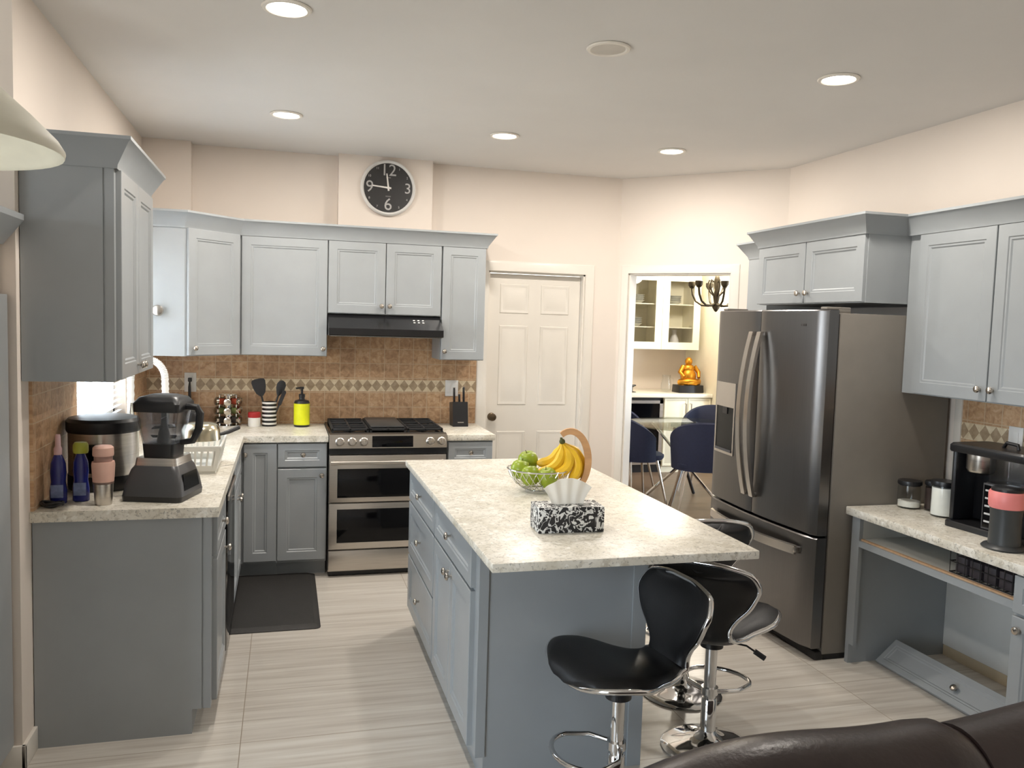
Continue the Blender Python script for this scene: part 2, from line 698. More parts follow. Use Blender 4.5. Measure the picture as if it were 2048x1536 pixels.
# diagonal wall with the dining room doorway
MD = Matrix(((R2, R2, 0, XC), (-R2, R2, 0, B), (0, 0, 1, 0), (0, 0, 0, 1)))
LD = (XR - XC) / R2
mb = MB()
mb.box(0, 0.083, 0, 0.13, 0, ZC, M=MD)
mb.box(0.865, LD + 0.05, 0, 0.13, 0, ZC, M=MD)
mb.box(0.083, 0.865, 0, 0.13, 2.068, ZC, M=MD)
struct('wall_diagonal', mb, WALL, smooth=0)
mb = MB()
mb.box(XR, XR + 0.13, -8.0, B - (XR - XC), 0, ZC)
struct('wall_right', mb, WALL, smooth=0)
# wall behind the camera
mb = MB()
mb.box(-3.6, XR, -8.1, -8.0, 0, ZC)
struct('wall_behind', mb, WALL, smooth=0)
# dining room shell
mb = MB()
mb.box(2.25, 6.3, 4.1, 4.2, 0, ZC)
struct('wall_dining_back', mb, WALL, smooth=0)
mb = MB()
mb.box(2.12, 2.25, B + 0.13, 4.2, 0, ZC)
struct('wall_dining_left', mb, WALL, smooth=0)
mb = MB()
mb.box(6.2, 6.3, -1.2, 0.2, 0, ZC)
mb.box(6.2, 6.3, 2.6, 4.1, 0, ZC)
mb.box(6.2, 6.3, 0.2, 2.6, 0, 0.55)
mb.box(6.2, 6.3, 0.2, 2.6, 2.25, ZC)
struct('wall_dining_right', mb, WALL, smooth=0)
mb = MB()
mb.box(XR + 0.13, 6.2, -1.3, -1.2, 0, ZC)
struct('wall_dining_front', mb, WALL, smooth=0)
mb = MB()
mb.box(4.50, 4.72, 3.28, 4.1, 0, ZC)
struct('wall_dining_nib', mb, mat('cream_wall_paint', rgb(240, 232, 208), 0.6, var=0.015), smooth=0)
# dark timber floor laid in the dining room
g = NT('brown_wood_floor', 0.4)
br = g.n('ShaderNodeTexBrick', offset=0.4)
g.l(g.coords(), br.inputs['Vector'])
br.inputs['Scale'].default_value = 1.0
br.inputs['Brick Width'].default_value = 1.2
br.inputs['Row Height'].default_value = 0.13
br.inputs['Mortar Size'].default_value = 0.002
br.inputs['Color1'].default_value = rgb(104, 84, 66)
br.inputs['Color2'].default_value = rgb(84, 68, 54)
br.inputs['Mortar'].default_value = rgb(40, 30, 24)
g.l(g.mix(g.noise(g.coords((1.5, 22, 1)), 2, 5), br.outputs['Color'], rgb(126, 104, 84)), g.p.inputs['Base Color'])
mb = MB()
mb.prism([(2.25, B + 0.13 + 0.02), (XC + 0.16, B), (XR + 0.16, B - (XR - XC)), (XR + 0.16, -1.2), (6.2, -1.2), (6.2, 4.1),
          (2.25, 4.1)], 0.0, 0.006)
struct('floor_dining', mb, g.m, smooth=0)

# boxed chases above the wall cabinets
mb = MB()
mb.box(XL, -0.876, B - 0.10, B, 2.2, ZC)
struct('wall_corner_chase', mb, WALL, smooth=0)
mb = MB()
mb.box(0.071, 0.721, B - 0.10, B, 2.2, ZC)
struct('wall_clock_chase', mb, WALL, smooth=0)

# tiled splashbacks
mb = MB()
mb.box(XL + 0.012, 1.092, B - 0.012, B, 0.915, 1.145)
mb.box(XL + 0.012, 1.092, B - 0.012, B, 1.229, 1.70)
struct('trim_splashback_back', mb, TILE_X, smooth=0)
mb = MB()
mb.box(XL + 0.012, 1.092, B - 0.013, B, 1.145, 1.229)
struct('trim_diamond_border_back', mb, BAND_X, smooth=0)
mb = MB()
mb.box(XL, XL + 0.012, -1.80, WY0 - 0.05, 0.915, 1.42)
mb.box(XL, XL + 0.012, WY1 + 0.05, B, 0.915, 1.42)
mb.box(XL, XL + 0.012, WY0 - 0.05, WY1 + 0.05, 0.915, WZ0 - 0.03)
struct('trim_splashback_left', mb, TILE_Y, smooth=0)
mb = MB()
mb.box(XR - 0.012, XR, -3.2, -1.735, 0.795, 1.145)
mb.box(XR - 0.012, XR, -3.2, -1.735, 1.229, 1.40)
struct('trim_splashback_right', mb, TILE_Y, smooth=0)
mb = MB()
mb.box(XR - 0.013, XR, -3.2, -1.735, 1.145, 1.229)
struct('trim_diamond_border_right', mb, BAND_Y, smooth=0)
mb = MB()
mb.box(XR - 0.02, XR, -1.735, -1.69, 0.795, 1.38, 0.002)
struct('trim_filler_right', mb, TRIM)

# kitchen window over the sink: frame, pane, sill, slatted blind
mb = MB()
for a in ((WY0, WY0 + 0.045, WZ0, WZ1), (WY1 - 0.045, WY1, WZ0, WZ1), (WY0, WY1, WZ0, WZ0 + 0.045),
          (WY0, WY1, WZ1 - 0.045, WZ1), (-0.51, -0.47, WZ0, WZ1)):
    mb.box(XL - 0.11, XL - 0.06, a[0], a[1], a[2], a[3], 0.003)
win = mb.build('window_1', TRIM)
win['kind'] = 'structure'
mb = MB()
mb.box(XL - 0.088, XL - 0.084, WY0 + 0.04, WY1 - 0.04, WZ0 + 0.04, WZ1 - 0.04)
mb.build('pane', GLASS, win)
mb = MB()
mb.box(XL - 0.13, XL + 0.035, WY0 - 0.05, WY1 + 0.05, WZ0 - 0.03, WZ0, 0.004)
mb.build('sill', TRIM, win)
mb = MB()
z = WZ0 + 0.03
while z < WZ1 - 0.02:
    mb.box(-0.0115, 0.0115, WY0 + 0.01, WY1 - 0.01, -0.0008, 0.0008,
           M=Matrix.Translation((XL - 0.028, 0, z)) @ Matrix.Rotation(math.radians(-4), 4, 'Y'))
    z += 0.032
tag(mb.build('slatted_blind', translucent('blind_slat', rgb(240, 243, 246))),
    'white slatted blind in the window over the sink', 'blind')
# broad glazed doors in the left outer wall, out of frame
mb = MB()
for y in (-6.4, -5.6, -4.8, -4.06):
    mb.box(-3.67, -3.63, y, y + 0.06, 0.11, 2.37)
mb.box(-3.67, -3.63, -6.4, -4.0, 0.11, 0.17)
mb.box(-3.67, -3.63, -6.4, -4.0, 2.31, 2.37)
win2 = mb.build('window_2', TRIM)
win2['kind'] = 'structure'
mb = MB()
mb.box(-3.652, -3.648, -6.37, -4.03, 0.14, 2.34)
mb.build('pane', GLASS, win2)
mb = MB()
for y in (0.2, 1.37, 2.54):
    mb.box(6.22, 6.26, y, y + 0.06, 0.55, 2.25)
mb.box(6.22, 6.26, 0.2, 2.6, 0.55, 0.61)
mb.box(6.22, 6.26, 0.2, 2.6, 2.19, 2.25)
win3 = mb.build('window_3', TRIM)
win3['kind'] = 'structure'
mb = MB()
mb.box(6.238, 6.242, 0.2, 2.6, 0.57, 2.23)
mb.build('pane', GLASS, win3)


# door casings
def casing(name, M, u0, u1, v1, wd=0.075):
    mb = MB()
    prof = [(0, 0), (0, 0.016), (0.012, 0.020), (0.028, 0.016), (wd - 0.02, 0.013), (wd - 0.008, 0.009), (wd, 0.004), (wd, 0)]
    loops = []
    for k, (u, v) in enumerate(((u0, 0), (u0, v1), (u1, v1), (u1, 0))):
        dx = -1 if k < 2 else 1
        dz = 1 if k in (1, 2) else 0
        loops.append([(u + dx * a, v + dz * a, d) for a, d in prof])
    mb.loft(loops, M=M)
    return struct(name, mb, TRIM)


casing('trim_door_casing', frame_mat((0, B, 0), (1, 0, 0), (0, -1, 0)), 1.17, 1.925, 2.045)
casing('trim_doorway_casing', frame_mat((XC, B, 0), (R2, -R2, 0), (-R2, -R2, 0)), 0.083, 0.865, 2.068, 0.062)
mb = MB()
mb.box(1.925 - 0.012, 1.925, B + 0.001, B + 0.13, 0, 2.045)
mb.box(1.17, 1.182, B + 0.001, B + 0.13, 0, 2.045)
mb.box(1.17, 1.925, B + 0.001, B + 0.13, 2.033, 2.045)
struct('trim_door_jamb', mb, TRIM, smooth=0)
mb = MB()
mb.box(0.083, 0.095, 0.001, 0.129, 0, 2.068, M=MD)
mb.box(0.853, 0.865, 0.001, 0.129, 0, 2.068, M=MD)
mb.box(0.083, 0.865, 0.001, 0.129, 2.056, 2.068, M=MD)
struct('trim_doorway_jamb', mb, TRIM, smooth=0)

# six-panel door
DM = frame_mat((0, B + 0.055, 0), (1, 0, 0), (0, -1, 0))
mb = MB()
mb.box(1.185, 1.910, B + 0.055, B + 0.09, 0.008, 2.030)
for (a, b) in ((1.275, 1.50), (1.595, 1.82)):
    for (c, d) in ((0.20, 0.845), (1.045, 1.645), (1.735, 1.955)):
        L = []
        for ins, z in ((0, 0.0002), (0.005, 0.006), (0.012, 0.006), (0.022, 0.001), (0.026, 0.001), (0.05, 0.007)):
            L.append([(a + ins, c + ins, z), (b - ins, c + ins, z), (b - ins, d - ins, z), (a + ins, d - ins, z)])
        mb.loft(L, M=DM)
door = struct('door_1', mb, TRIM)
mb = MB()
mb.lathe([(0.030, 0), (0.030, 0.004), (0.012, 0.010), (0.011, 0.030), (0.024, 0.038), (0.029, 0.050), (0.024, 0.062), (0.0, 0.066)],
         seg=20, M=DM @ Matrix.Translation((1.232, 0.955, 0)))
mb.build('knob', mat('aged_brass_knob', rgb(120, 105, 86), 0.3, 1.0), door)

# baseboards
mb = MB()
mb.box(XL - 0.001, XL + 0.014, -1.944, -1.79, 0, 0.09, 0.003)
mb.box(-1.9, XL + 0.014, -1.944, -1.93, 0, 0.09, 0.003)
struct('baseboard_left', mb, TRIM)
mb = MB()
mb.box(2.0, XC - 0.005, B - 0.014, B, 0, 0.09, 0.003)
struct('baseboard_back', mb, TRIM)
mb = MB()
mb.box(XR - 0.014, XR - 0.001, -2.66, -1.715, 0, 0.055, 0.002)
struct('baseboard_right', mb, mat('beige_skirting', rgb(186, 172, 146), 0.6))

# ================================================================== RECESSED LIGHTS
LAMPS = ((-0.277, -0.30, 1, 'lit recessed ceiling light in front of the corner cabinet'),
         (0.985, -0.28, 1, 'lit recessed ceiling light, middle one of the three in the far row'),
         (2.083, -0.28, 1, 'lit recessed ceiling light above the doorway to the dining room, far row'),
         (-0.277, -1.95, 1, 'brightest recessed ceiling light cut by the top edge of the photo'),
         (0.98, -1.95, 0, 'unlit recessed ceiling light with a dull grey-white lens'),
         (2.079, -1.93, 1, 'lit recessed ceiling light in front of the fridge, near row'))
EM_ON = mat('lit_lens', rgb(250, 244, 232), 0.5, emit=(1.0, 0.93, 0.82), estr=14.0)
EM_OFF = mat('unlit_lens', rgb(196, 190, 180), 0.5)
for x, y, on, lab in LAMPS:
    t = thing('recessed_light', lab, 'ceiling light', (x, y, ZC), 'recessed ceiling lights')
    mb = MB()
    mb.lathe([(0.070, -0.001), (0.088, -0.001), (0.090, -0.004), (0.086, -0.009), (0.074, -0.010), (0.069, -0.006), (0.070, -0.001)],
             (x, y, ZC), 32, cap=False)
    mb.build('trim_ring', TRIM, t)
    mb = MB()
    mb.lathe([(0.0, -0.006), (0.07, -0.006), (0.07, -0.0015), (0.0, -0.0015)], (x, y, ZC), 28)
    mb.build('lens', EM_ON if on else EM_OFF, t)
    if on:
        L = area('lamp_glow', (0, 0, -0.012), (0, 0, 0), 0.12, 0.12, LAMP_W, WARM, shape='DISK')
        L.parent = t

# white shade pendant at the left edge
t = thing('pendant_lamp', 'white glass pendant shade cut by the left edge, hanging in front of the tall cabinet', 'pendant lamp',
          (-0.892, -3.60, ZC))
PX, PY = -0.892, -3.60
mb = MB()
sh = [(0.035, 2.20), (0.05, 2.17), (0.075, 2.12), (0.11, 2.06), (0.16, 2.00), (0.21, 1.955), (0.245, 1.92), (0.256, 1.902),
      (0.254, 1.893), (0.244, 1.897), (0.235, 1.915), (0.20, 1.948), (0.152, 1.99), (0.104, 2.05), (0.068, 2.11), (0.043, 2.165), (0.028, 2.19)]
mb.lathe([(r, z + 0.030) for r, z in sh], (PX, PY, 0), 48, cap=False)
mb.build('lamp_shade', mat('alabaster_glass', rgb(222, 218, 200), 0.6, var=0.10, scale=5, stretch=(1, 1, 3)), t, 60)
mb = MB()
mb.lathe([(0.0, 2.15), (0.03, 2.15), (0.038, 2.20), (0.03, 2.235), (0.012, 2.25), (0.0, 2.25)], (PX, PY, 0), 20)
mb.build('socket_cap', NICKEL, t)
mb = MB()
mb.tube([(PX, PY, 2.245), (PX, PY, 2.77)], 0.006)
mb.build('stem', NICKEL, t)
mb = MB()
mb.lathe([(0.0, 2.755), (0.05, 2.758), (0.06, 2.775), (0.06, ZC - 0.001), (0, ZC - 0.001)], (PX, PY, 0), 24)
mb.build('canopy', NICKEL, t)
mb = MB()
mb.ball((PX, PY, 2.09), (0.03, 0.03, 0.042), 14, 8)
mb.lathe([(0.013, 2.12), (0.013, 2.155)], (PX, PY, 0), 12)
mb.build('bulb', mat('frosted_bulb', rgb(235, 232, 224), 0.4), t)

# ================================================================== LEFT-HAND CABINETS
def base_cabinet(name, label, M, u0, u1, depth, fronts, group=None, h=0.875, toe=0.10, toe_in=0.07, cat='base cabinet',
                 side=True):
    """M: frame with origin on the floor at the cabinet face; local x along the face, z outward"""
    c = M @ V(((u0 + u1) / 2, 0, -depth / 2))
    t = thing(name, label, cat, (c.x, c.y, 0), group)
    mb = MB()
    mb.loft([[(u, 0, -depth), (u, h, -depth), (u, h, 0), (u, toe, 0), (u, toe, -toe_in), (u, 0, -toe_in)] for u in
             (u0 + 0.0008, u1 - 0.0008)], M=M)
    mb.build('carcass', CAB, t, 0)
    for f in fronts:
        front(t, M, *f)
    return t


FL = frame_mat((-0.544, 0, 0), (0, 1, 0), (1, 0, 0))     # left run, u = Y
t = base_cabinet('base_cabinet', 'grey base cabinet with plain side panel at the left counter end under the blender', FL, -1.785, -1.25, 0.625,
             [('drawer', -1.745, -1.26, 0.705, 0.865, -1.50, 0.785), ('door', -1.745, -1.26, 0.11, 0.69, -1.31, 0.62)])
mb = MB()
mb.loft([[(-0.578, y, 0.10), (-0.578, y, 0.8745), (XL + 0.003, y, 0.8745), (XL + 0.003, y, 0), (-0.614, y, 0), (-0.614, y, 0.10)] for y in (-1.790, -1.7846)])
mb.box(-0.571, -0.544, -1.790, -1.7846, 0.10, 0.8745)
mb.build('side_panel', CAB, t, 0)
base_cabinet('base_cabinet', 'grey sink base cabinet with two doors behind the black floor mat', FL, -0.62, 0.12, 0.625,
             [('drawer', -0.615, 0.10, 0.705, 0.865), ('door', -0.615, -0.26, 0.11, 0.69, -0.31, 0.62),
              ('door', -0.256, 0.10, 0.11, 0.69, -0.21, 0.62)])
t = thing('dishwasher', 'black dishwasher under the left counter beside the near base cabinet', 'dishwasher', (-0.86, -0.935, 0))
mb = MB()
mb.box(-1.165, -0.546, -1.247, -0.623, 0.02, 0.872)
mb.build('body', BLACK, t, 0)
mb = MB()
mb.box(-0.546, -0.522, -1.245, -0.625, 0.11, 0.865, 0.004)
d = mb.build('door', BLACKGLOSS, t)
mb = MB()
mb.box(-0.523, -0.512, -1.20, -0.67, 0.805, 0.83, 0.004)
mb.build('handle', STEEL, d)

# back run, u = X
FB = frame_mat((0, 0.181, 0), (1, 0, 0), (0, -1, 0))
t = base_cabinet('corner_base_cabinet', 'grey corner base cabinet with one narrow full-height door', FB, -0.543, -0.312, 0.60,
                 [('door', -0.515, -0.315, 0.115, 0.865, -0.505, 0.80)])
base_cabinet('base_cabinet', 'grey base cabinet with one drawer over one door, left of the oven range', FB, -0.312, -0.006, 0.60,
             [('drawer', -0.310, -0.010, 0.715, 0.865, -0.155, 0.795), ('door', -0.310, -0.010, 0.115, 0.705, -0.040, 0.662)])
base_cabinet('base_cabinet', 'narrow grey base cabinet between the oven range and the white door', FB, 0.772, 1.082, 0.60,
             [('drawer', 0.775, 1.078, 0.715, 0.865, 0.925, 0.795), ('door', 0.775, 1.078, 0.115, 0.705, 0.81, 0.662)])

# worktops
def slab(mb, x0, x1, y0, y1, z0=0.875, z1=0.915):
    mb.box(x0, x1, y0, y1, z0, z1, 0.004)


mb = MB()
pts = [(XL + 0.001, -1.815), (-0.514, -1.815), (-0.514, 0.151), (-0.002, 0.151), (-0.002, B - 0.013), (XL + 0.001, B - 0.013)]
mb.prism([(x, y) for x, y in pts], 0.8755, 0.915)
wt = solo(mb, 'worktop', QUARTZ, 'L-shaped cream stone worktop along the left and back walls', 'worktop', base=(-0.8, -0.6, 0.8755), smooth=0)
mb = MB()
slab(mb, 0.764, 1.092, 0.151, B - 0.013, 0.8755)
solo(mb, 'worktop', QUARTZ, 'short piece of cream stone worktop right of the range', 'worktop', base=(0.93, 0.47, 0.8755))

# ------------------------------------------------ wall cabinets
ZU0, ZU1 = 1.405, 2.185
CPROF = [(0.0, 2.172), (0.004, 2.172), (0.006, 2.186), (0.05, 2.262), (0.058, 2.268), (0.058, 2.280), (0.0, 2.280)]


def wall_cab(name, label, M, u0, u1, v0, v1, depth, fronts, group=None, cr=None):
    c = M @ V(((u0 + u1) / 2, 0, -depth / 2))
    t = thing(name, label, 'wall cabinet', (c.x, c.y, v0), group)
    mb = MB()
    mb.box(u0 + 0.0006, u1 - 0.0006, v0, v1, -depth, 0, M=M)
    mb.build('carcass', CAB, t, 0)
    for f in fronts:
        front(t, M, *f)
    return t


FUL = frame_mat((-0.868, 0, 0), (0, 1, 0), (1, 0, 0))
t = wall_cab('upper_cabinet', 'tall grey wall cabinet nearest on the left wall, seen from its plain side', FUL, -1.887, -1.12, ZU0, ZU1, 0.305,
             [('door', -1.862, -1.505, ZU0 + 0.005, ZU1 - 0.012, -1.535, ZU0 + 0.045),
              ('door', -1.500, -1.125, ZU0 + 0.005, ZU1 - 0.012, -1.470, ZU0 + 0.045)])
mb = MB()
mb.box(XL + 0.003, -0.905, -1.891, -1.8868, ZU0, ZU1)
mb.box(-0.898, -0.868, -1.891, -1.8868, ZU0, ZU1)
mb.build('side_panel', CAB, t, 0)
mb = MB()
crown(mb, [(XL + 0.002, -1.891), (-0.860, -1.891), (-0.860, -1.12), (XL + 0.002, -1.12)], CPROF, 1)
mb.build('cornice', CAB, t, 30)

# corner cabinet with diagonal door
YD, YB, XK, XU2 = 0.1425, 0.4428, -0.5546, -0.8544
t = thing('corner_upper_cabinet', 'grey corner wall cabinet with a diagonal door and a window-lit side', 'wall cabinet', (-0.9, 0.5, ZU0))
mb = MB()
mb.prism([(XL + 0.013, YD), (XU2, YD), (XK - 0.0005, YB), (XK - 0.0005, B - 0.013), (XL + 0.013, B - 0.013)], ZU0, ZU1)
mb.build('carcass', CAB, t, 0)
FD = frame_mat((XU2, YD, 0), (R2, R2, 0), (R2, -R2, 0))
ld = (XK - XU2) / R2
front(t, FD, 'door', 0.012, ld - 0.014, ZU0 + 0.005, ZU1 - 0.012, 0.05, ZU0 + 0.05)
mb = MB()
mb.lathe([(0.012, 0), (0.010, 0.012), (0.030, 0.020), (0.034, 0.032), (0.028, 0.044), (0.0, 0.050)], seg=22,
         M=frame_mat((-1.0, YD, 1.675), (1, 0, 0), (0, -1, 0)))
mb.build('knob', NICKEL, t, label='large round nickel knob on the cabinet side')

FUB = frame_mat((0, YB + 0.02, 0), (1, 0, 0), (0, -1, 0))
wall_cab('upper_cabinet', 'grey wall cabinet with one broad single door, left of the range hood', FUB, XK, -0.003, ZU0, ZU1, 0.315,
         [('door', XK + 0.008, -0.005, ZU0 + 0.003, ZU1 - 0.012, -0.030, ZU0 + 0.05)])
wall_cab('upper_cabinet', 'short grey wall cabinet with a pair of doors above the black range hood', FUB, -0.003, 0.757, 1.692, ZU1, 0.315,
         [('door', -0.001, 0.376, 1.695, ZU1 - 0.012, 0.350, 1.75), ('door', 0.378, 0.755, 1.695, ZU1 - 0.012, 0.404, 1.75)])
wall_cab('upper_cabinet', 'narrow grey wall cabinet between the range hood and the white door', FUB, 0.757, 1.068, ZU0 - 0.01, ZU1, 0.315,
         [('door', 0.762, 1.066, ZU0 - 0.007, ZU1 - 0.012, 0.785, ZU0 + 0.05)])
mb = MB()
crown(mb, [(XL + 0.014, YD), (XU2, YD), (XK, YB), (1.072, YB), (1.072, B - 0.002)],
      [(0.0, 2.172), (0.004, 2.172), (0.006, 2.186), (0.05, 2.252), (0.058, 2.258), (0.058, 2.270), (0.0, 2.270)], 1)
solo(mb, 'cornice', CAB, 'grey cornice running along the tops of the corner and back wall cabinets', 'cornice', base=(0, 0.5, 2.172), smooth=30)

# tall grey cabinet in the nook at the left edge
t = thing('tall_cabinet', 'tall grey cabinet cut by the left edge beside the wall corner', 'tall cabinet', (-1.5, -2.30, 0))
NX = -1.197
mb = MB()
mb.loft([[(NX, y, 0.10), (NX, y, 1.71), (-1.80, y, 1.71), (-1.80, y, 0.0), (NX - 0.05, y, 0.0), (NX - 0.05, y, 0.10)] for y in (-2.62, -1.946)])
mb.build('carcass', CAB, t, 0)
mb = MB()
mb.box(-1.80, -1.225, -2.62, -1.948, 1.71, 1.90)
mb.build('back_panel', WALL, t, 0, 'wall-coloured panel in the gap under the cornice')
mb = MB()
mb.loft([[(-1.80, -2.62, 1.88), (NX - 0.01, -2.62, 1.88), (NX - 0.01, -1.950, 1.88), (-1.80, -1.950, 1.88)],
         [(-1.80, -2.66, 1.965), (NX + 0.055, -2.66, 1.965), (NX + 0.055, -1.946, 1.965), (-1.80, -1.946, 1.965)],
         [(-1.80, -2.66, 1.985), (NX + 0.055, -2.66, 1.985), (NX + 0.055, -1.946, 1.985), (-1.80, -1.946, 1.985)]])
mb.build('cornice', CAB, t, 0)

# ================================================================== RANGE AND HOOD
t = thing('oven_range', 'stainless steel gas range with two oven doors and a black grated top', 'oven range', (0.38, 0.45, 0))
RY = 0.115
mb = MB()
mb.box(0.004, 0.756, RY + 0.045, B - 0.016, 0.03, 0.905, 0.003)
mb.build('body', STEEL_H, t)
for x in (0.03, 0.70):
    for y in (RY + 0.08, 0.70):
        mb = MB()
        mb.box(x, x + 0.03, y, y + 0.03, 0, 0.03)
        mb.build('foot', BLACK, t)
mb = MB()
mb.box(0.01, 0.75, RY + 0.05, RY + 0.07, 0.004, 0.05)
mb.build('kick_plate', BLACK, t)
mb = MB()   # sloping control panel
mb.loft([[(x, RY, 0.838), (x, RY + 0.012, 0.925), (x, RY + 0.05, 0.932), (x, RY + 0.06, 0.838)] for x in (0.003, 0.757)])
cp = mb.build('control_panel', STEEL_H, t, 30)
CPM = Matrix(((1, 0, 0, 0), (0, 0.136, -0.9907, RY), (0, 0.9907, 0.136, 0.838), (0, 0, 0, 1)))
mb = MB()
mb.box(0.272, 0.535, 0.006, 0.078, 0.0005, 0.004, 0.0015, M=CPM)
mb.build('display', BLACKGLOSS, cp)
for x in (0.069, 0.145, 0.219, 0.648, 0.722):
    mb = MB()
    mb.lathe([(0.029, 0), (0.029, 0.006), (0.024, 0.010), (0.022, 0.034), (0.019, 0.038), (0.0, 0.0385)], seg=22, M=CPM @ Matrix.Translation((x, 0.040, 0.0005)))
    mb.box(-0.004, 0.004, -0.02, 0.02, 0.036, 0.043, 0.001, M=CPM @ Matrix.Translation((x, 0.040, 0.0005)))
    mb.build('knob', STEEL, cp, 40)


def oven_door(z0, z1, w0, w1, hz):
    mb = MB()
    mb.box(0.005, 0.755, RY + 0.005, RY + 0.044, z0, z1, 0.004)
    d = mb.build('oven_door', STEEL_H, t)
    mb = MB()
    mb.box(0.056, 0.704, RY + 0.001, RY + 0.006, w0, w1, 0.001)
    mb.build('window', BLACKGLOSS, d)
    if hz:
        mb = MB()
        mb.tube([(0.03, RY + 0.006, hz), (0.03, RY - 0.034, hz)], 0.009, 10)
        mb.tube([(0.73, RY + 0.006, hz), (0.73, RY - 0.034, hz)], 0.009, 10)
        mb.tube([(0.012, RY - 0.036, hz), (0.748, RY - 0.036, hz)], 0.0125, 12)
        mb.build('handle', STEEL_H, d)
    return d


oven_door(0.49, 0.792, 0.520, 0.706, 0.752)
oven_door(0.185, 0.482, 0.228, 0.445, None)
mb = MB()
mb.box(0.005, 0.755, RY + 0.008, RY + 0.044, 0.045, 0.176, 0.004)
mb.build('drawer', STEEL_H, t)
mb = MB()
mb.box(0.003, 0.757, RY + 0.02, RY + 0.045, 0.796, 0.838)
mb.build('vent_gap', BLACK, t, label='dark vent slot under the control panel')
mb = MB()
mb.box(0.002, 0.758, RY + 0.055, B - 0.016, 0.905, 0.925, 0.003)
mb.build('cooktop', BLACKGLOSS, t)
for k in range(3):
    x0 = 0.02 + k * 0.243
    x1 = x0 + 0.236
    y0, y1 = RY + 0.075, B - 0.04
    mb = MB()
    zt = 0.956
    for (a, b_, c, d_) in ((x0, x1, y0, y0 + 0.014), (x0, x1, y1 - 0.014, y1), (x0, x0 + 0.014, y0, y1), (x1 - 0.014, x1, y0, y1)):
        mb.box(a, b_, c, d_, zt - 0.016, zt, 0.003)
    mb.box((x0 + x1) / 2 - 0.006, (x0 + x1) / 2 + 0.006, y0, y1, zt - 0.014, zt, 0.002)
    for q in (0.2, 0.38, 0.62, 0.8):
        y = y0 + (y1 - y0) * q
        mb.box(x0, x1, y - 0.006, y + 0.006, zt - 0.014, zt, 0.002)
    for x in (x0, x1 - 0.014):
        for y in (y0, y1 - 0.014):
            mb.box(x, x + 0.014, y, y + 0.014, 0.925, zt - 0.01)
    mb.build('grate', IRON, t)
    for q in ((0.26, 0.74) if k != 1 else (0.5,)):
        mb = MB()
        mb.lathe([(0.045, 0), (0.045, 0.008), (0.034, 0.010), (0.034, 0.016), (0.0, 0.017)], ((x0 + x1) / 2, y0 + (y1 - y0) * q, 0.925), 20)
        mb.build('burner', IRON, t)
mb = MB()
mb.box(0.27, 0.49, RY + 0.10, B - 0.09, 0.957, 0.968, 0.004)
mb.build('griddle_plate', mat('griddle_grey', rgb(66, 66, 66), 0.45, 0.3), t, label='flat dark griddle plate over the middle grate')

t = thing('range_hood', 'black range hood under the short wall cabinet', 'range hood', (0.377, 0.55, 1.545))
HY = 0.30
mb = MB()
mb.loft([[(x, B - 0.014, 1.55), (x, B - 0.014, 1.688), (x, 0.462, 1.688), (x, HY, 1.598), (x, HY, 1.555), (x, HY + 0.01, 1.55)] for x in (0.0, 0.752)])
mb.build('body', mat('black_enamel', rgb(22, 22, 24), 0.25, var=0.05), t, 20)
HM = frame_mat((0, HY, 0), (1, 0, 0), (0, -1, 0))
mb = MB()
mb.box(0.01, 0.742, HY + 0.012, B - 0.03, 1.544, 1.551)
mb.build('filter', mat('grey_mesh_filter', rgb(120, 118, 114), 0.4, 0.7, var=0.2, scale=200), t)
sl = math.atan2(0.09, 0.162)
SM = Matrix.Translation((0.0, HY, 1.598)) @ Matrix.Rotation(sl, 4, 'X')
for r in range(2):
    for k in range(3):
        mb = MB()
        mb.box(0.56 + k * 0.03, 0.574 + k * 0.03, 0.09 + r * 0.03, 0.10 + r * 0.03, -0.001, 0.004, 0.0015, M=SM)
        mb.build('button', WHITEP, t)

# ================================================================== ISLAND
IX0, IX1, IY0, IY1 = 0.40, 1.045, -2.38, -0.795
t = thing('kitchen_island', 'grey kitchen island cabinet with knobbed drawers and doors on its left side', 'kitchen island', (0.72, -1.59, 0))
mb = MB()
mb.loft([[(IX0 + 0.05, y, 0), (IX1 - 0.01, y, 0), (IX1, y, 0.0), (IX1, y, 0.885), (IX0, y, 0.885), (IX0, y, 0.10), (IX0 + 0.03, y, 0.10), (IX0 + 0.03, y, 0)]
         for y in (IY0 + 0.012, IY1)])
mb.build('carcass', CAB, t, 0)
mb = MB()
mb.box(IX0 - 0.001, IX1 + 0.002, IY0, IY0 + 0.0118, 0.10, 0.8849)
mb.box(IX0 + 0.03, IX1 + 0.002, IY0, IY0 + 0.0118, 0.0, 0.10)
mb.box(IX0 - 0.001, IX0 + 0.035, IY0 - 0.006, IY0, 0.10, 0.8849, 0.001)
mb.box(IX1 - 0.055, IX1 + 0.002, IY0 - 0.006, IY0, 0.0, 0.8849, 0.001)
mb.build('end_panel', CAB, t, 0)
FI = frame_mat((IX0, 0, 0), (0, -1, 0), (-1, 0, 0))     # u = -Y
for a in ((0.80, 1.56, 0.705, 0.865, 1.20, 0.80), (0.80, 1.56, 0.415, 0.695, 1.20, 0.57), (0.80, 1.56, 0.115, 0.405, 1.20, 0.275)):
    front(t, FI, 'drawer', *a)
front(t, FI, 'drawer', 1.575, 2.325, 0.705, 0.865, 1.95, 0.80)
front(t, FI, 'door', 1.575, 1.948, 0.115, 0.695, 1.915, 0.645)
front(t, FI, 'door', 1.952, 2.325, 0.115, 0.695, 1.985, 0.645)
mb = MB()
mb.box(0.355, 1.295, -2.730, -0.802, 0.8852, 0.915, 0.004)
solo(mb, 'worktop', QUARTZ, 'large cream stone island top carrying the fruit and the tissue box', 'worktop', base=(0.82, -1.77, 0.8852))

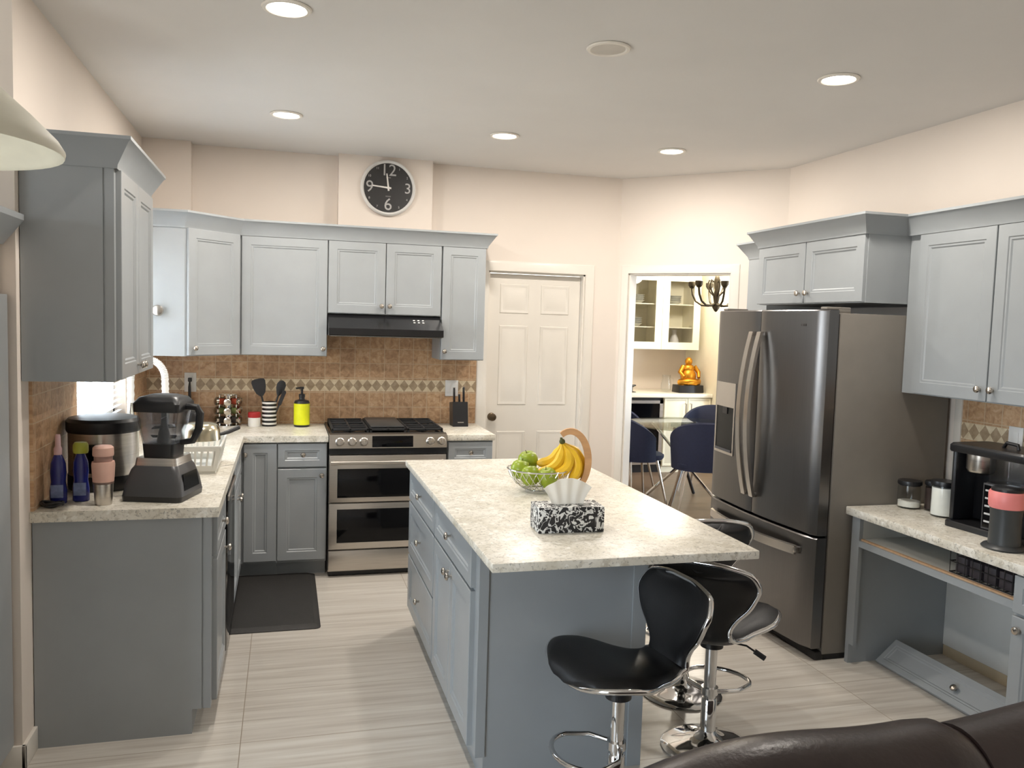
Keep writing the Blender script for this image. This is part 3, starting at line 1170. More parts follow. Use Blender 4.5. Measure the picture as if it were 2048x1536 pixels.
# floor mat
mb = MB()
cx, cy, hx, hy = -0.335, -0.255, 0.262, 0.492
mb.loft([rrect(cx, cy, hx, hy, 0.03, 0.0), rrect(cx, cy, hx, hy, 0.03, 0.004), rrect(cx, cy, hx - 0.03, hy - 0.03, 0.03, 0.019),
         rrect(cx, cy, hx - 0.035, hy - 0.035, 0.03, 0.02)])
solo(mb, 'floor_mat', mat('black_foam_mat', rgb(40, 38, 36), 0.6, bump=0.25, bscale=180), 'black cushioned floor mat between the sink cabinet and the range', 'floor mat',
     base=(cx, cy, 0))

# ================================================================== FRUIT AND TISSUES ON THE ISLAND
ZT = 0.916
t = thing('fruit_bowl', 'wire fruit bowl on the island with a curved wooden banana hook', 'fruit bowl', (0.835, -1.65, ZT))
BX, BY = 0.835, -1.65
mb = MB()
RB = [(0.055, 0.006), (0.075, 0.012), (0.105, 0.035), (0.128, 0.065), (0.140, 0.098)]
for k in range(26):
    a = 2 * PI * k / 26
    mb.tube([(BX + r * math.cos(a + 0.5 * i / 4), BY + r * math.sin(a + 0.5 * i / 4), ZT + z) for i, (r, z) in enumerate(RB)], 0.0016, 5)
    mb.tube([(BX + r * math.cos(a - 0.5 * i / 4), BY + r * math.sin(a - 0.5 * i / 4), ZT + z) for i, (r, z) in enumerate(RB)], 0.0016, 5)
for r, z, q in ((0.056, 0.005, 0.004), (0.140, 0.098, 0.0035)):
    mb.tube([(BX + r * math.cos(2 * PI * k / 36), BY + r * math.sin(2 * PI * k / 36), ZT + z) for k in range(36)], q, 8, True)
mb.build('bowl', CHROME, t)
mb = MB()
# hook: curved plywood band rising from behind the bowl, in a plane facing the camera
dirx = V((0.93, -0.25, 0)).normalized()
ctr = V((BX + 0.135, BY - 0.036, ZT + 0.135))
path = []
for k in range(21):
    a = math.radians(-58 + 178 * k / 20)
    rr = 0.115
    path.append((V((0.055, 0, 0.0)) if False else V((0, 0, 0))) + ctr + dirx * (rr * 0.72 * math.cos(a)) + V((0, 0, rr * 1.18 * math.sin(a))))
path = [ctr + dirx * 0.0 + V((0, 0, -0.125))] + path
nrm = dirx.cross(V((0, 0, 1)))
loops = []
for i, p in enumerate(path):
    tt = (path[min(i + 1, len(path) - 1)] - path[max(i - 1, 0)]).normalized()
    q = nrm.cross(tt).normalized()
    wd, th = 0.013, 0.0115 + 0.004 * math.sin(PI * i / len(path))
    loops.append([p + nrm * wd + q * th, p - nrm * wd + q * th, p - nrm * wd - q * th, p + nrm * wd - q * th])
mb.loft(loops)
mb.build('banana_hook', mat('light_bamboo', rgb(196, 150, 104), 0.45, var=0.12, scale=8, stretch=(1, 1, 6)), t, 40, 'light wooden banana hook')
HTIP = path[-1]

GREENM = mat('green_apple_skin', rgb(142, 160, 36), 0.35, var=0.14, scale=18)
STEMM = mat('brown_stem', rgb(78, 58, 34), 0.7)
apples = [((-0.098, -0.020, 0.100), 0.045, 'green apple at the left rim of the fruit bowl'),
          ((-0.030, 0.040, 0.130), 0.046, 'green apple at the back, topmost of the pile'),
          ((-0.055, -0.068, 0.080), 0.046, 'green apple in the middle of the bowl front'),
          ((0.025, -0.084, 0.074), 0.046, 'green apple at the bowl front nearest the tissue box'),
          ((0.055, 0.005, 0.070), 0.042, 'green apple half hidden under the bananas')]
ap = None
for (dx, dy, dz), r, lab in apples:
    base = (BX + dx, BY + dy, ZT + dz - r)
    t2 = thing('green_apple', lab, 'apple', base, 'green apples in the fruit bowl', local=True)
    s = r / 0.042
    mb = MB()
    mb.lathe([(0.0, 0.006), (0.010, 0.002), (0.020, 0.001), (0.032, 0.012), (0.0415, 0.034), (0.042, 0.048), (0.036, 0.066), (0.024, 0.077),
              (0.012, 0.078), (0.004, 0.072), (0.0, 0.069)], seg=24)
    a_ = mb.build('skin', GREENM, t2, 60)
    mb = MB()
    mb.tube([(0, 0, 0.068), (0.001, 0, 0.078), (0.005, 0.001, 0.088)], 0.0014, 6)
    mb.build('stem', STEMM, t2)
    t2.scale = (s, s, s)
    t2.rotation_euler = (random.uniform(-0.3, 0.3), random.uniform(-0.3, 0.3), random.uniform(0, 6))

BAN = mat('banana_skin', rgb(228, 184, 40), 0.45, var=0.1, scale=14)
t = thing('banana_bunch', 'bunch of yellow bananas hanging from the wooden hook over the bowl', 'bananas', (HTIP.x, HTIP.y, HTIP.z - 0.02))
top = HTIP + V((0.0, 0, -0.022))
ends = [((-0.130, -0.030, -0.140), (0.020, -0.025, -0.125)), ((-0.070, -0.060, -0.150), (0.085, -0.045, -0.120)),
        ((0.026, -0.050, -0.172), (0.122, -0.03, -0.100)), ((0.072, -0.01, -0.168), (0.150, 0.01, -0.080)), ((-0.105, 0.02, -0.100), (-0.005, 0.02, -0.105))]
for e, m_ in ends:
    e, m_ = V(e), V(m_)
    mb = MB()
    pts, rad = [], []
    for k in range(15):
        u = k / 14
        p = top + m_ * (2 * u * (1 - u)) + e * u * u + V((0, 0, -0.008))
        pts.append(p)
        rad.append(0.0055 if u < 0.08 else (0.0215 * min(1, (u - 0.05) / 0.22) if u < 0.9 else 0.0215 * max(0.28, (1 - u) / 0.1)) * 1.0 + 0.002)
    mb.tube(pts, rad, 8)
    bn = mb.build('banana', BAN, t, 25)
mb = MB()
mb.ball(tuple(top + V((0.004, -0.002, -0.008))), (0.014, 0.013, 0.013), 10, 8)
mb.tube([top + V((0, 0, -0.005)), HTIP + V((0, 0, -0.012))], 0.006, 8)
mb.build('crown', mat('green_brown_banana_crown', rgb(74, 78, 34), 0.7), t, label='dark green crown joining the stalks')

t = thing('tissue_box', 'tissue box printed with black and white scrolls on the island', 'tissue box', (0.73, -2.32, ZT), local=True)
mb = MB()
mb.box(-0.123, 0.123, -0.060, 0.060, 0, 0.092, 0.0015)
mb.build('box', SCROLL, t)
mb = MB()
loops = []
for i in range(9):
    u = i / 8
    z = 0.088 + 0.085 * u
    half = 0.060 + 0.034 * u ** 1.5
    row = []
    for j in range(33):
        s_ = -1 + 2 * j / 32
        zz = z + u * (0.014 - 0.036 * s_ * s_)
        row.append((half * s_, 0.0045 * math.sin(j * 0.72) * (0.3 + 0.7 * u) + 0.01 * u * s_, zz))
    loops.append(row)
b_ = [[(x, y + 0.002, z) for x, y, z in lp] for lp in loops]
full = [a + c[::-1] for a, c in zip(loops, b_)]
mb.loft(full)
mb.build('tissue', translucent('white_tissue', rgb(248, 246, 240), 0.4), t, 50)
t.rotation_euler = (0, 0, math.radians(-2))
t.location = (0.732, -2.345, ZT)

# ================================================================== BAR STOOLS
def stool(label, loc, face_deg, zs=0.0):
    """local +Y is the way the sitter faces"""
    t = thing('bar_stool', label, 'bar stool', (loc[0], loc[1], 0), 'black and chrome bar stools at the island', local=True)
    SZ = 0.478 + zs
    # spine of the one-piece shell: (y, z, half width)
    sp = [(0.200, 0.020, 0.05), (0.196, 0.030, 0.125), (0.178, 0.042, 0.182), (0.14, 0.050, 0.222), (0.08, 0.046, 0.234), (0.02, 0.032, 0.222),
          (-0.05, 0.014, 0.170), (-0.11, 0.004, 0.138), (-0.16, 0.010, 0.116), (-0.192, 0.036, 0.108), (-0.206, 0.072, 0.106), (-0.214, 0.115, 0.128),
          (-0.222, 0.16, 0.166), (-0.232, 0.205, 0.190), (-0.244, 0.245, 0.204), (-0.258, 0.282, 0.192), (-0.270, 0.306, 0.165), (-0.276, 0.318, 0.115),
          (-0.279, 0.323, 0.05)]
    sp = [(a, b_ if b_ < 0.08 else 0.08 + (b_ - 0.08) * 0.88, c_) for a, b_, c_ in sp]
    def interp(a, n=3):
        out = []
        for i in range(len(a) - 1):
            p0, p1, p2, p3 = a[max(i - 1, 0)], a[i], a[i + 1], a[min(i + 2, len(a) - 1)]
            for k in range(n):
                u = k / n
                out.append(tuple(0.5 * (2 * p1[c] + (p2[c] - p0[c]) * u + (2 * p0[c] - 5 * p1[c] + 4 * p2[c] - p3[c]) * u * u +
                                        (3 * p1[c] - p0[c] - 3 * p2[c] + p3[c]) * u ** 3) for c in range(3)))
        out.append(a[-1])
        return out
    D = interp(sp)
    n = len(D)
    MJ = 7

    def grid(i0, i1, off):
        rows = []
        for i in range(i0, i1):
            y, z, hw = D[i]
            a, c = D[max(i - 1, 0)], D[min(i + 1, n - 1)]
            tan = V((0, c[0] - a[0], c[1] - a[1])).normalized()
            nr = V((0, -tan.z, tan.y))          # up on the seat, forward on the back
            if nr.z < 0 and i < n * 0.5:
                nr = -nr
            if i >= n * 0.5 and nr.y < 0:
                nr = -nr
            f = i / (n - 1)
            row = []
            for j in range(-MJ, MJ + 1):
                s_ = j / MJ
                curl = (0.012 if f < 0.5 else 0.045) * s_ * s_ * (1 if f < 0.5 else min(1, (f - 0.5) * 4))
                edge = math.sqrt(max(0, 1 - s_ ** 4))
                row.append(V((hw * s_, y, z + SZ)) + nr * (curl + off * (0.25 + 0.75 * edge)))
            rows.append(row)
        return rows

    def shell(i0, i1, o0, o1, name, m):
        mb = MB()
        A, B_ = grid(i0, i1, o1), grid(i0, i1, o0)
        mb.loft([a + c[::-1] for a, c in zip(A, B_)])
        return mb.build(name, m, t, 50)
    mid = int(n * 0.52)
    shell(0, mid, -0.004, 0.030, 'seat', LEATHER)
    shell(mid - 1, n, -0.004, 0.030, 'backrest', LEATHER)
    mb = MB()
    A, B_ = grid(0, n, -0.020), grid(0, n, -0.0045)
    mb.loft([a + c[::-1] for a, c in zip(A, B_)])
    mb.build('shell', BLACK, t, 50, 'black outer shell of the seat')
    E_ = grid(0, n, -0.008)
    ring = [r[-1] for r in E_] + list(reversed([r[0] for r in E_]))
    mb = MB()
    mb.tube(ring, 0.0105, 8, True)
    mb.build('rim', CHROME, t, 60, 'chrome rim around the seat shell')
    mb = MB()
    mb.box(-0.09, 0.09, -0.09, 0.09, SZ - 0.022, SZ - 0.012, 0.003)
    mb.lathe([(0.045, SZ - 0.075), (0.045, SZ - 0.02)], seg=20)
    mb.build('mount', BLACK, t)
    mb = MB()
    mb.lathe([(0.024, 0.05), (0.024, SZ - 0.07)], seg=24)
    mb.lathe([(0.030, 0.03), (0.030, 0.20), (0.026, 0.206)], seg=24)
    mb.build('pole', CHROME, t)
    mb = MB()
    mb.lathe([(0.180, 0.0), (0.183, 0.005), (0.177, 0.011), (0.15, 0.022), (0.10, 0.032), (0.06, 0.044), (0.038, 0.062), (0.031, 0.075)], seg=48)
    mb.build('base', CHROME, t, 60)
    mb = MB()
    pts = [(-0.025, 0, 0.235), (-0.10, 0.05, 0.235)] + [(0.13 * math.cos(a), 0.13 + 0.10 * math.sin(a), 0.235) for a in
                                                       [PI - PI * k / 12 for k in range(13)]] + [(0.10, 0.05, 0.235), (0.025, 0, 0.235)]
    mb.tube(pts, 0.009, 8)
    mb.lathe([(0.033, 0.222), (0.033, 0.25)], seg=20)
    mb.build('footrest', CHROME, t, 60)
    mb = MB()
    mb.tube([(0.03, 0.0, SZ - 0.045), (0.13, 0.02, SZ - 0.055), (0.165, 0.025, SZ - 0.075)], 0.004, 6)
    mb.tube([(0.16, 0.024, SZ - 0.072), (0.20, 0.03, SZ - 0.095)], 0.011, 8)
    mb.build('lever', BLACK, t)
    t.rotation_euler = (0, 0, math.radians(face_deg - 90))
    return t


stool('black bar stool nearest the camera, facing left along the island end', (0.835, -2.64), 188)
stool('black bar stool showing its whole back, right of the island end', (1.365, -2.32), 48, 0.012)
stool('black bar stool mostly hidden behind the other two, beside the fridge', (1.49, -1.85), 84, 0.06)

# ================================================================== FRIDGE
FX, FY0, FY1 = 2.285, -1.660, -0.600
t = thing('fridge', 'tall dark stainless french-door fridge with a water dispenser and freezer drawer', 'fridge', (2.68, -1.13, 0))
CASE = mat('fridge_case_grey', rgb(128, 122, 114), 0.5, 0.1, var=0.03)
mb = MB()
mb.box(FX + 0.085, XR - 0.03, FY0 + 0.002, FY1 - 0.002, 0.03, 1.760, 0.004)
mb.build('case', CASE, t)
mb = MB()
mb.box(FX + 0.072, FX + 0.086, FY0 + 0.012, FY1 - 0.012, 0.06, 1.755)
mb.build('gasket', GASKET, t)
mb = MB()
mb.box(FX + 0.10, XR - 0.05, FY0 + 0.01, FY1 - 0.01, 0.0, 0.03)
mb.box(FX + 0.045, FX + 0.10, FY0 + 0.004, FY1 - 0.004, 0.0, 0.045, 0.01)
mb.build('base_grille', GASKET, t)
for y in (FY0 + 0.03, FY1 - 0.08):
    mb = MB()
    mb.box(FX + 0.02, FX + 0.16, y, y + 0.05, 1.7765, 1.79, 0.004)
    mb.box(FX + 0.087, FX + 0.16, y, y + 0.05, 1.758, 1.785, 0.004)
    mb.build('hinge_cover', CASE, t)
YC = (FY0 + FY1) / 2


def bow(y):
    """gently bowed front face"""
    u = (y - YC) / ((FY1 - FY0) / 2)
    return FX - 0.035 * (1 - u * u) + 0.010 * max(0, abs(u) - 0.93) / 0.07


def fdoor(y0, y1, z0, z1, name):
    mb = MB()
    ys = [y0 + (y1 - y0) * k / 16 for k in range(17)]
    loops = []
    for y in ys:
        x = bow(y)
        e = 0.006 if y in (ys[0], ys[-1]) else 0.0
        loops.append([(FX + 0.072, y, z0), (FX + 0.072, y, z1), (x + 0.006 + e, y, z1), (x + e, y, z1 - 0.006), (x + e, y, z0 + 0.006), (x + 0.006 + e, y, z0)])
    mb.loft(loops)
    return mb.build(name, FRIDGE_STEEL, t, 30)


ZF = 0.645
dl = fdoor(YC + 0.002, FY1, ZF, 1.775, 'door')
dr = fdoor(FY0, YC - 0.002, ZF, 1.775, 'door')
dz = fdoor(FY0, FY1, 0.065, ZF - 0.012, 'freezer_drawer')
BH = mat('bright_handle_steel', rgb(205, 200, 194), 0.25, 1.0, var=0.03)
for y, d in ((YC + 0.040, dl), (YC - 0.040, dr)):
    mb = MB()
    loops = []
    for k in range(19):
        u = k / 18
        z = 0.745 + (1.655 - 0.745) * u
        x = bow(y) - 0.022 - 0.058 * (1 - (2 * u - 1) ** 2)
        loops.append([(x - 0.009, y - 0.019, z), (x - 0.009, y + 0.019, z), (x + 0.008, y + 0.021, z), (x + 0.008, y - 0.021, z)])
    mb.loft(loops)
    for z in (0.755, 1.645):
        mb.box(bow(y) - 0.03, bow(y) + 0.004, y - 0.012, y + 0.012, z - 0.012, z + 0.012, 0.002)
    mb.build('handle', BH, d, 40)
mb = MB()
loops = []
for k in range(19):
    u = k / 18
    y = FY0 + 0.10 + (FY1 - FY0 - 0.20) * u
    x = bow(y) - 0.022 - 0.030 * (1 - (2 * u - 1) ** 2)
    loops.append([(x - 0.008, y, 0.528), (x - 0.008, y, 0.572), (x + 0.006, y, 0.575), (x + 0.006, y, 0.525)])
mb.loft(loops)
for y in (FY0 + 0.11, FY1 - 0.11):
    mb.box(bow(y) - 0.03, bow(y) + 0.004, y - 0.012, y + 0.012, 0.537, 0.565, 0.002)
mb.build('handle', BH, dz, 40)
# dispenser in the left door, following the bowed front
y0, y1 = -0.905, -0.655


def bowed(mb, ya, yb, za, zb, out, dep):
    mb.loft([[(bow(y) - out, y, za), (bow(y) - out, y, zb), (bow(y) + dep, y, zb), (bow(y) + dep, y, za)] for y in
             [ya + (yb - ya) * k / 6 for k in range(7)]])


mb = MB()
for a in ((y0, y1, 1.335, 1.350), (y0, y1, 0.925, 0.940), (y0, y0 + 0.012, 0.940, 1.335), (y1 - 0.012, y1, 0.940, 1.335), (y0 + 0.012, y1 - 0.012, 1.205, 1.335)):
    bowed(mb, *a, 0.005, 0.004)
mb.build('dispenser', BH, dl, label='bright steel frame of the water dispenser')
mb = MB()
bowed(mb, y0 + 0.012, y1 - 0.012, 0.940, 1.205, 0.0015, 0.004)
rc = mb.build('dispenser_recess', mat('dark_recess', rgb(20, 21, 20), 0.4, spec=0.3), dl)
mb = MB()
bowed(mb, -0.815, -0.755, 1.165, 1.204, 0.007, 0.0)
mb.build('nozzle', BLACK, dl)
mb = MB()
bowed(mb, y0 + 0.02, y1 - 0.02, 0.942, 0.955, 0.010, 0.0)
mb.build('drip_tray', DGREY, dl)
for k_ in range(4):
    mb = MB()
    mb.box(bow(-1.50) - 0.0015, bow(-1.50) + 0.004, -1.475 - k_ * 0.016, -1.464 - k_ * 0.016, 1.692, 1.704, 0.0006)
    mb.build('badge', mat('badge_grey', rgb(92, 88, 86), 0.3, 0.8), dr)

# cabinet above the fridge and tall unit beyond it
FOF = frame_mat((2.503, 0, 0), (0, -1, 0), (-1, 0, 0))     # u = -Y
t = wall_cab('upper_cabinet', 'wide grey wall cabinet with two doors and knobs above the fridge', FOF, 0.700, 1.660, 1.817, 2.168, XR - 2.505,
             [('door', 0.705, 1.170, 1.82, 2.155, 1.135, 1.875), ('door', 1.175, 1.655, 1.82, 2.155, 1.21, 1.875)])
t = thing('tall_cabinet', 'narrow tall grey cabinet between the fridge and the doorway wall', 'tall cabinet', (2.84, -0.53, 0))
mb = MB()
mb.loft([[(2.62, y, 0.10), (2.62, y, 2.13), (XR - 0.002, y, 2.13), (XR - 0.002, y, 0.0), (2.68, y, 0.0), (2.68, y, 0.1)] for y in (-0.598, -0.37)])
mb.build('carcass', CAB, t, 0)
mb = MB()
crown(mb, [(2.62, -0.598), (2.62, -0.37), (XR - 0.002, -0.37)], [(0.0, 2.118), (0.004, 2.118), (0.006, 2.132), (0.055, 2.205), (0.062, 2.21), (0.062, 2.222), (0.0, 2.222)], -1)
mb.build('cornice', CAB, t, 30)

# wall cabinets right of the fridge
FUR = frame_mat((2.748, 0, 0), (0, -1, 0), (-1, 0, 0))
DZ0, DZ1 = 1.372, 2.155
t = wall_cab('upper_cabinet', 'grey wall cabinet with a pair of tall doors above the coffee counter', FUR, 1.740, 2.670, DZ0, DZ1 + 0.013, XR - 0.002 - 2.748,
             [('door', 1.745, 2.203, DZ0 + 0.004, DZ1, 2.170, DZ0 + 0.058), ('door', 2.207, 2.665, DZ0 + 0.004, DZ1, 2.240, DZ0 + 0.058)])
mb = MB()
crown(mb, [(XR - 0.003, -0.700), (2.483, -0.700), (2.483, -1.660), (2.730, -1.660), (2.730, -2.672), (XR - 0.003, -2.672)],
      [(0.0, 2.155), (0.004, 2.155), (0.006, 2.169), (0.046, 2.238), (0.054, 2.243), (0.054, 2.255), (0.0, 2.255)], 1)
solo(mb, 'cornice', CAB, 'grey cornice stepping over the fridge cabinet and the coffee counter cabinets', 'cornice', base=(2.7, -1.7, 2.155), smooth=30)
mb = MB()
mb.box(2.75, XR - 0.002, -1.740, -1.662, 1.372, 2.168)
t2 = solo(mb, 'filler_panel', CAB, 'grey filler panel between the fridge cabinet and the coffee counter cabinet', 'cabinet panel', base=(2.9, -1.70, 1.372), smooth=0)

# ================================================================== DESK / COFFEE COUNTER
t = thing('desk_cabinet', 'grey built-in desk unit with an open kneehole and an empty drawer slot', 'desk', (2.78, -2.2, 0))
DX = 2.485
mb = MB()
mb.box(DX, XR - 0.002, -1.710, -1.685, 0, 0.7545)
mb.box(DX, DX + 0.02, -1.742, -1.710, 0.10, 0.7545)
mb.build('side_panel', CAB, t, 0)
mb = MB()
mb.box(DX + 0.0205, XR - 0.002, -1.742, -1.7102, 0.6452, 0.754)
mb.box(DX + 0.02, XR - 0.006, -2.652, -2.644, 0.645, 0.754)
mb.box(XR - 0.02, XR - 0.014, -2.644, -1.718, 0.645, 0.754)
mb.build('slot_lining', CABIN, t, 0, 'pale lining of the empty drawer slot')
mb = MB()
mb.box(DX + 0.026, XR - 0.002, -2.652, -1.711, 0.628, 0.645)
sf = mb.build('shelf', CABIN, t, 0)
mb = MB()
mb.box(DX + 0.012, DX + 0.026, -2.652, -1.7424, 0.628, 0.645)
mb.build('edge', mat('raw_chipboard', rgb(190, 154, 118), 0.7, var=0.12, scale=60), sf, 0, 'tan raw board edge')
mb = MB()
mb.box(DX, DX + 0.0118, -2.652, -1.7424, 0.606, 0.637)
mb.build('rail', CAB, t, 0)
mb = MB()
mb.box(XR - 0.013, XR - 0.002, -2.655, -1.711, 0.056, 0.628)
mb.build('back_panel', mat('pale_grey_board', rgb(206, 206, 202), 0.5, var=0.02), t, 0, 'pale back board of the kneehole')
mb = MB()
mb.loft([[(DX, y, 0.10), (DX, y, 0.7545), (XR - 0.002, y, 0.7545), (XR - 0.002, y, 0.0), (DX + 0.06, y, 0), (DX + 0.06, y, 0.1)] for y in (-3.20, -2.655)])
mb.build('pedestal', CAB, t, 0)
FDK = frame_mat((DX, 0, 0), (0, -1, 0), (-1, 0, 0))
front(t, FDK, 'drawer', 2.66, 3.195, 0.60, 0.748, 2.93, 0.675)
front(t, FDK, 'door', 2.66, 3.195, 0.11, 0.59, 2.70, 0.54)
mb = MB()
mb.box(2.458, XR - 0.0135, -3.22, -1.664, 0.755, 0.795, 0.004)
solo(mb, 'worktop', QUARTZ, 'cream stone counter top under the coffee maker on the right', 'worktop', base=(2.77, -2.4, 0.755))

# fallen drawer front leaning in the kneehole
t = thing('drawer_front', 'loose grey drawer front with a knob lying tilted in the desk kneehole', 'drawer front', (2.64, -2.18, 0))
ang = math.radians(40)
FM = Matrix(((0, math.cos(ang), -math.sin(ang), 2.635), (-1, 0, 0, 0), (0, math.sin(ang), math.cos(ang), 0.003), (0, 0, 0, 1)))
mb = MB()
shaker(mb, FM, 1.745, 0.0, 2.640, 0.155, 0.028, 0.02, 0.007)
mb.build('board', CAB, t, 0)
knob_mb(FM, 2.20, 0.07, 0.012).build('knob', NICKEL, t, 40)

# things on the coffee counter
ZD = 0.7955


def jar(name, label, cat, x, y, r, h, fill, fillm, lidm, z=ZD, lidh=0.02, group='jars beside the coffee maker'):
    t = thing(name, label, cat, (x, y, z), group)
    mb = MB()
    mb.lathe([(0.0, 0.0), (r * 0.92, 0.0), (r, 0.006), (r, h - 0.02), (r * 0.94, h - 0.006), (r * 0.94, h), (r * 0.90, h), (r * 0.94, h - 0.022), (r * 0.95, 0.008), (0.0, 0.005)], (x, y, z), 28, cap=False)
    mb.build('jar', JARGLASS, t, 50)
    mb = MB()
    mb.lathe([(0.0, 0.0055), (r * 0.93, 0.0085), (r * 0.93, fill), (0.0, fill + 0.002)], (x, y, z), 24)
    mb.build('contents', fillm, t, 50)
    mb = MB()
    mb.lathe([(0.0, h - 0.004), (r * 0.89, h - 0.004), (r * 0.89, h + 0.001), (r * 1.02, h + 0.001), (r * 1.04, h + lidh * 0.5), (r * 1.0, h + lidh), (0.0, h + lidh)], (x, y, z), 28)
    mb.build('lid', lidm, t, 50)
    return t


SUGAR = mat('white_sugar', rgb(240, 236, 226), 0.8)
jar('glass_jar', 'clear glass jar with a little white sugar, leftmost beside the fridge', 'jar', 2.770, -1.738, 0.056, 0.118, 0.035, SUGAR, BLACK)
jar('coffee_jar', 'dark jar of ground coffee standing between two paler jars', 'jar', 2.845, -1.818, 0.042, 0.128, 0.115, mat('ground_coffee', rgb(48, 30, 24), 0.8), BLACK)
jar('powder_jar', 'tall jar packed with white powder beside the coffee maker', 'jar', 2.80, -1.930, 0.058, 0.150, 0.14, SUGAR, BLACK, lidh=0.022)

t = thing('coffee_maker', 'black coffee maker with a clear water tank on the stone counter', 'coffee maker', (2.78, -2.22, ZD), local=True)
# local: x to the right when seen from the front (-Y world side), front towards -x world
mb = MB()
mb.loft([rrect(0.0, 0.0, 0.125, 0.20, 0.03, 0.0), rrect(0, 0, 0.125, 0.20, 0.03, 0.022), rrect(0, 0, 0.120, 0.195, 0.03, 0.028)])
mb.build('base', BLACK, t)
mb = MB()
mb.box(0.02, 0.12, -0.19, 0.19, 0.028, 0.36, 0.012)
mb.box(-0.10, 0.03, 0.165, 0.19, 0.028, 0.36, 0.008)
mb.build('body', BLACK, t)
mb = MB()
mb.loft([rrect(0.0, 0.0, 0.122, 0.197, 0.03, 0.345), rrect(0, 0, 0.125, 0.20, 0.03, 0.352), rrect(0, 0, 0.125, 0.20, 0.03, 0.375), rrect(0, 0, 0.118, 0.193, 0.03, 0.384)])
ld_ = mb.build('top_lid', BLACK, t)
mb = MB()
mb.tube([(0.0, -0.06, 0.382), (0.0, -0.055, 0.402), (0.0, 0.0, 0.406), (0.0, 0.015, 0.382)], 0.008, 8)
mb.build('lid_handle', BLACK, ld_)
mb = MB()
mb.lathe([(0.050, 0.262), (0.058, 0.275), (0.058, 0.344), (0.0, 0.344)], (-0.045, 0.085, 0), 28)
mb.build('filter_basket', STEEL, t, 40, 'shiny steel filter basket')
mb = MB()
mb.lathe([(0.0, 0.25), (0.03, 0.25), (0.052, 0.262), (0.0, 0.262)], (-0.045, 0.085, 0), 24)
mb.build('drip_nozzle', BLACK, t, 40)
mb = MB()
mb.box(-0.115, -0.10, -0.055, 0.005, 0.03, 0.232, 0.002)
pn = mb.build('control_panel', DGREY, t)
mb = MB()
mb.box(-0.118, -0.10, -0.085, -0.056, 0.03, 0.232, 0.002)
mb.build('panel_trim', BH, t, label='bright steel strip beside the buttons')
mb = MB()
mb.box(-0.117, -0.114, -0.048, -0.002, 0.04, 0.225)
mb.build('button_plate', BLACKGLOSS, pn)
for k in range(5):
    mb = MB()
    mb.box(-0.1185, -0.1165, -0.040, -0.010, 0.062 + k * 0.034, 0.070 + k * 0.034, 0.0005)
    mb.build('button', mat('button_legend_grey', rgb(188, 188, 186), 0.5), pn)
mb = MB()
mb.box(-0.098, 0.02, -0.19, 0.01, 0.028, 0.235, 0.006)
mb.build('column', BLACK, t)
mb = MB()
mb.loft([rrect(-0.040, -0.090, 0.060, 0.098, 0.025, 0.236), rrect(-0.040, -0.090, 0.060, 0.098, 0.025, 0.344)])
mb.build('water_tank', CLEARP, t)
mb = MB()
mb.box(-0.02, 0.0, 0.19, 0.205, 0.29, 0.345, 0.004)
mb.build('side_clip', WHITEP, t)
t.location = (2.80, -2.265, ZD)
t.rotation_euler = (0, 0, math.radians(4))

t = thing('travel_mug', 'tall dark grey mug with a pink band in front of the coffee maker', 'mug', (2.60, -2.475, ZD))
x, y = 2.600, -2.475
mb = MB()
mb.lathe([(0.0, 0), (0.075, 0), (0.085, 0.006), (0.078, 0.014), (0.06, 0.02), (0.058, 0.13), (0.062, 0.17), (0.0, 0.17)], (x, y, ZD), 28)
mb.build('body', mat('charcoal_mug', rgb(58, 60, 60), 0.4), t, 40)
mb = MB()
mb.lathe([(0.0, 0.17), (0.063, 0.17), (0.068, 0.18), (0.069, 0.232), (0.064, 0.240), (0.0, 0.240)], (x, y, ZD), 28)
mb.build('band', mat('pink_plastic', rgb(236, 138, 134), 0.4), t, 40, 'pink band')
mb = MB()
mb.lathe([(0.0, 0.240), (0.060, 0.240), (0.060, 0.250), (0.048, 0.258), (0.0, 0.26)], (x, y, ZD), 28)
mb.build('lid', BLACK, t, 40)

# wire basket in the slot
t = thing('wire_basket', 'black wire basket standing in the empty drawer slot', 'basket', (2.62, -2.44, 0.6452))
mb = MB()
x0, x1, y0, y1, z0, z1 = 2.515, 2.76, -2.61, -2.29, 0.6482, 0.742
for z in (z0, (z0 + z1) / 2, z1):
    mb.tube([(x0, y0, z), (x1, y0, z), (x1, y1, z), (x0, y1, z)], 0.003 if z < z1 else 0.0045, 6, True)
for k in range(9):
    y = y0 + (y1 - y0) * k / 8
    mb.tube([(x0, y, z1), (x0, y, z0), (x1, y, z0), (x1, y, z1)], 0.0022, 5)
for k in range(1, 7):
    x = x0 + (x1 - x0) * k / 7
    mb.tube([(x, y0, z1), (x, y0, z0), (x, y1, z0), (x, y1, z1)], 0.0022, 5)
mb.build('frame', BLACK, t)
mb = MB()
for k in range(4):
    mb.box(x0 + 0.012, x1 - 0.02, y0 + 0.015 + k * 0.075, y0 + 0.078 + k * 0.075, z0 + 0.0035, z1 - 0.02, 0.004)
mb.build('contents', mat('dark_packets', rgb(58, 52, 56), 0.5, var=0.3, scale=14), t)

mb = MB()
mb.box(XR - 0.0195, XR - 0.0135, -2.105, -2.025, 1.125, 1.245, 0.002)
pl = solo(mb, 'switch_plate', WHITEP, 'white socket plate on the tiles above the coffee maker', 'socket', base=(XR - 0.016, -2.065, 1.185))
mb = MB()
mb.box(XR - 0.0215, XR - 0.0195, -2.082, -2.048, 1.15, 1.22, 0.001)
ORG[pl.name] = V((XR - 0.016, -2.065, 1.185))
mb.build('socket_face', WHITEP, pl)

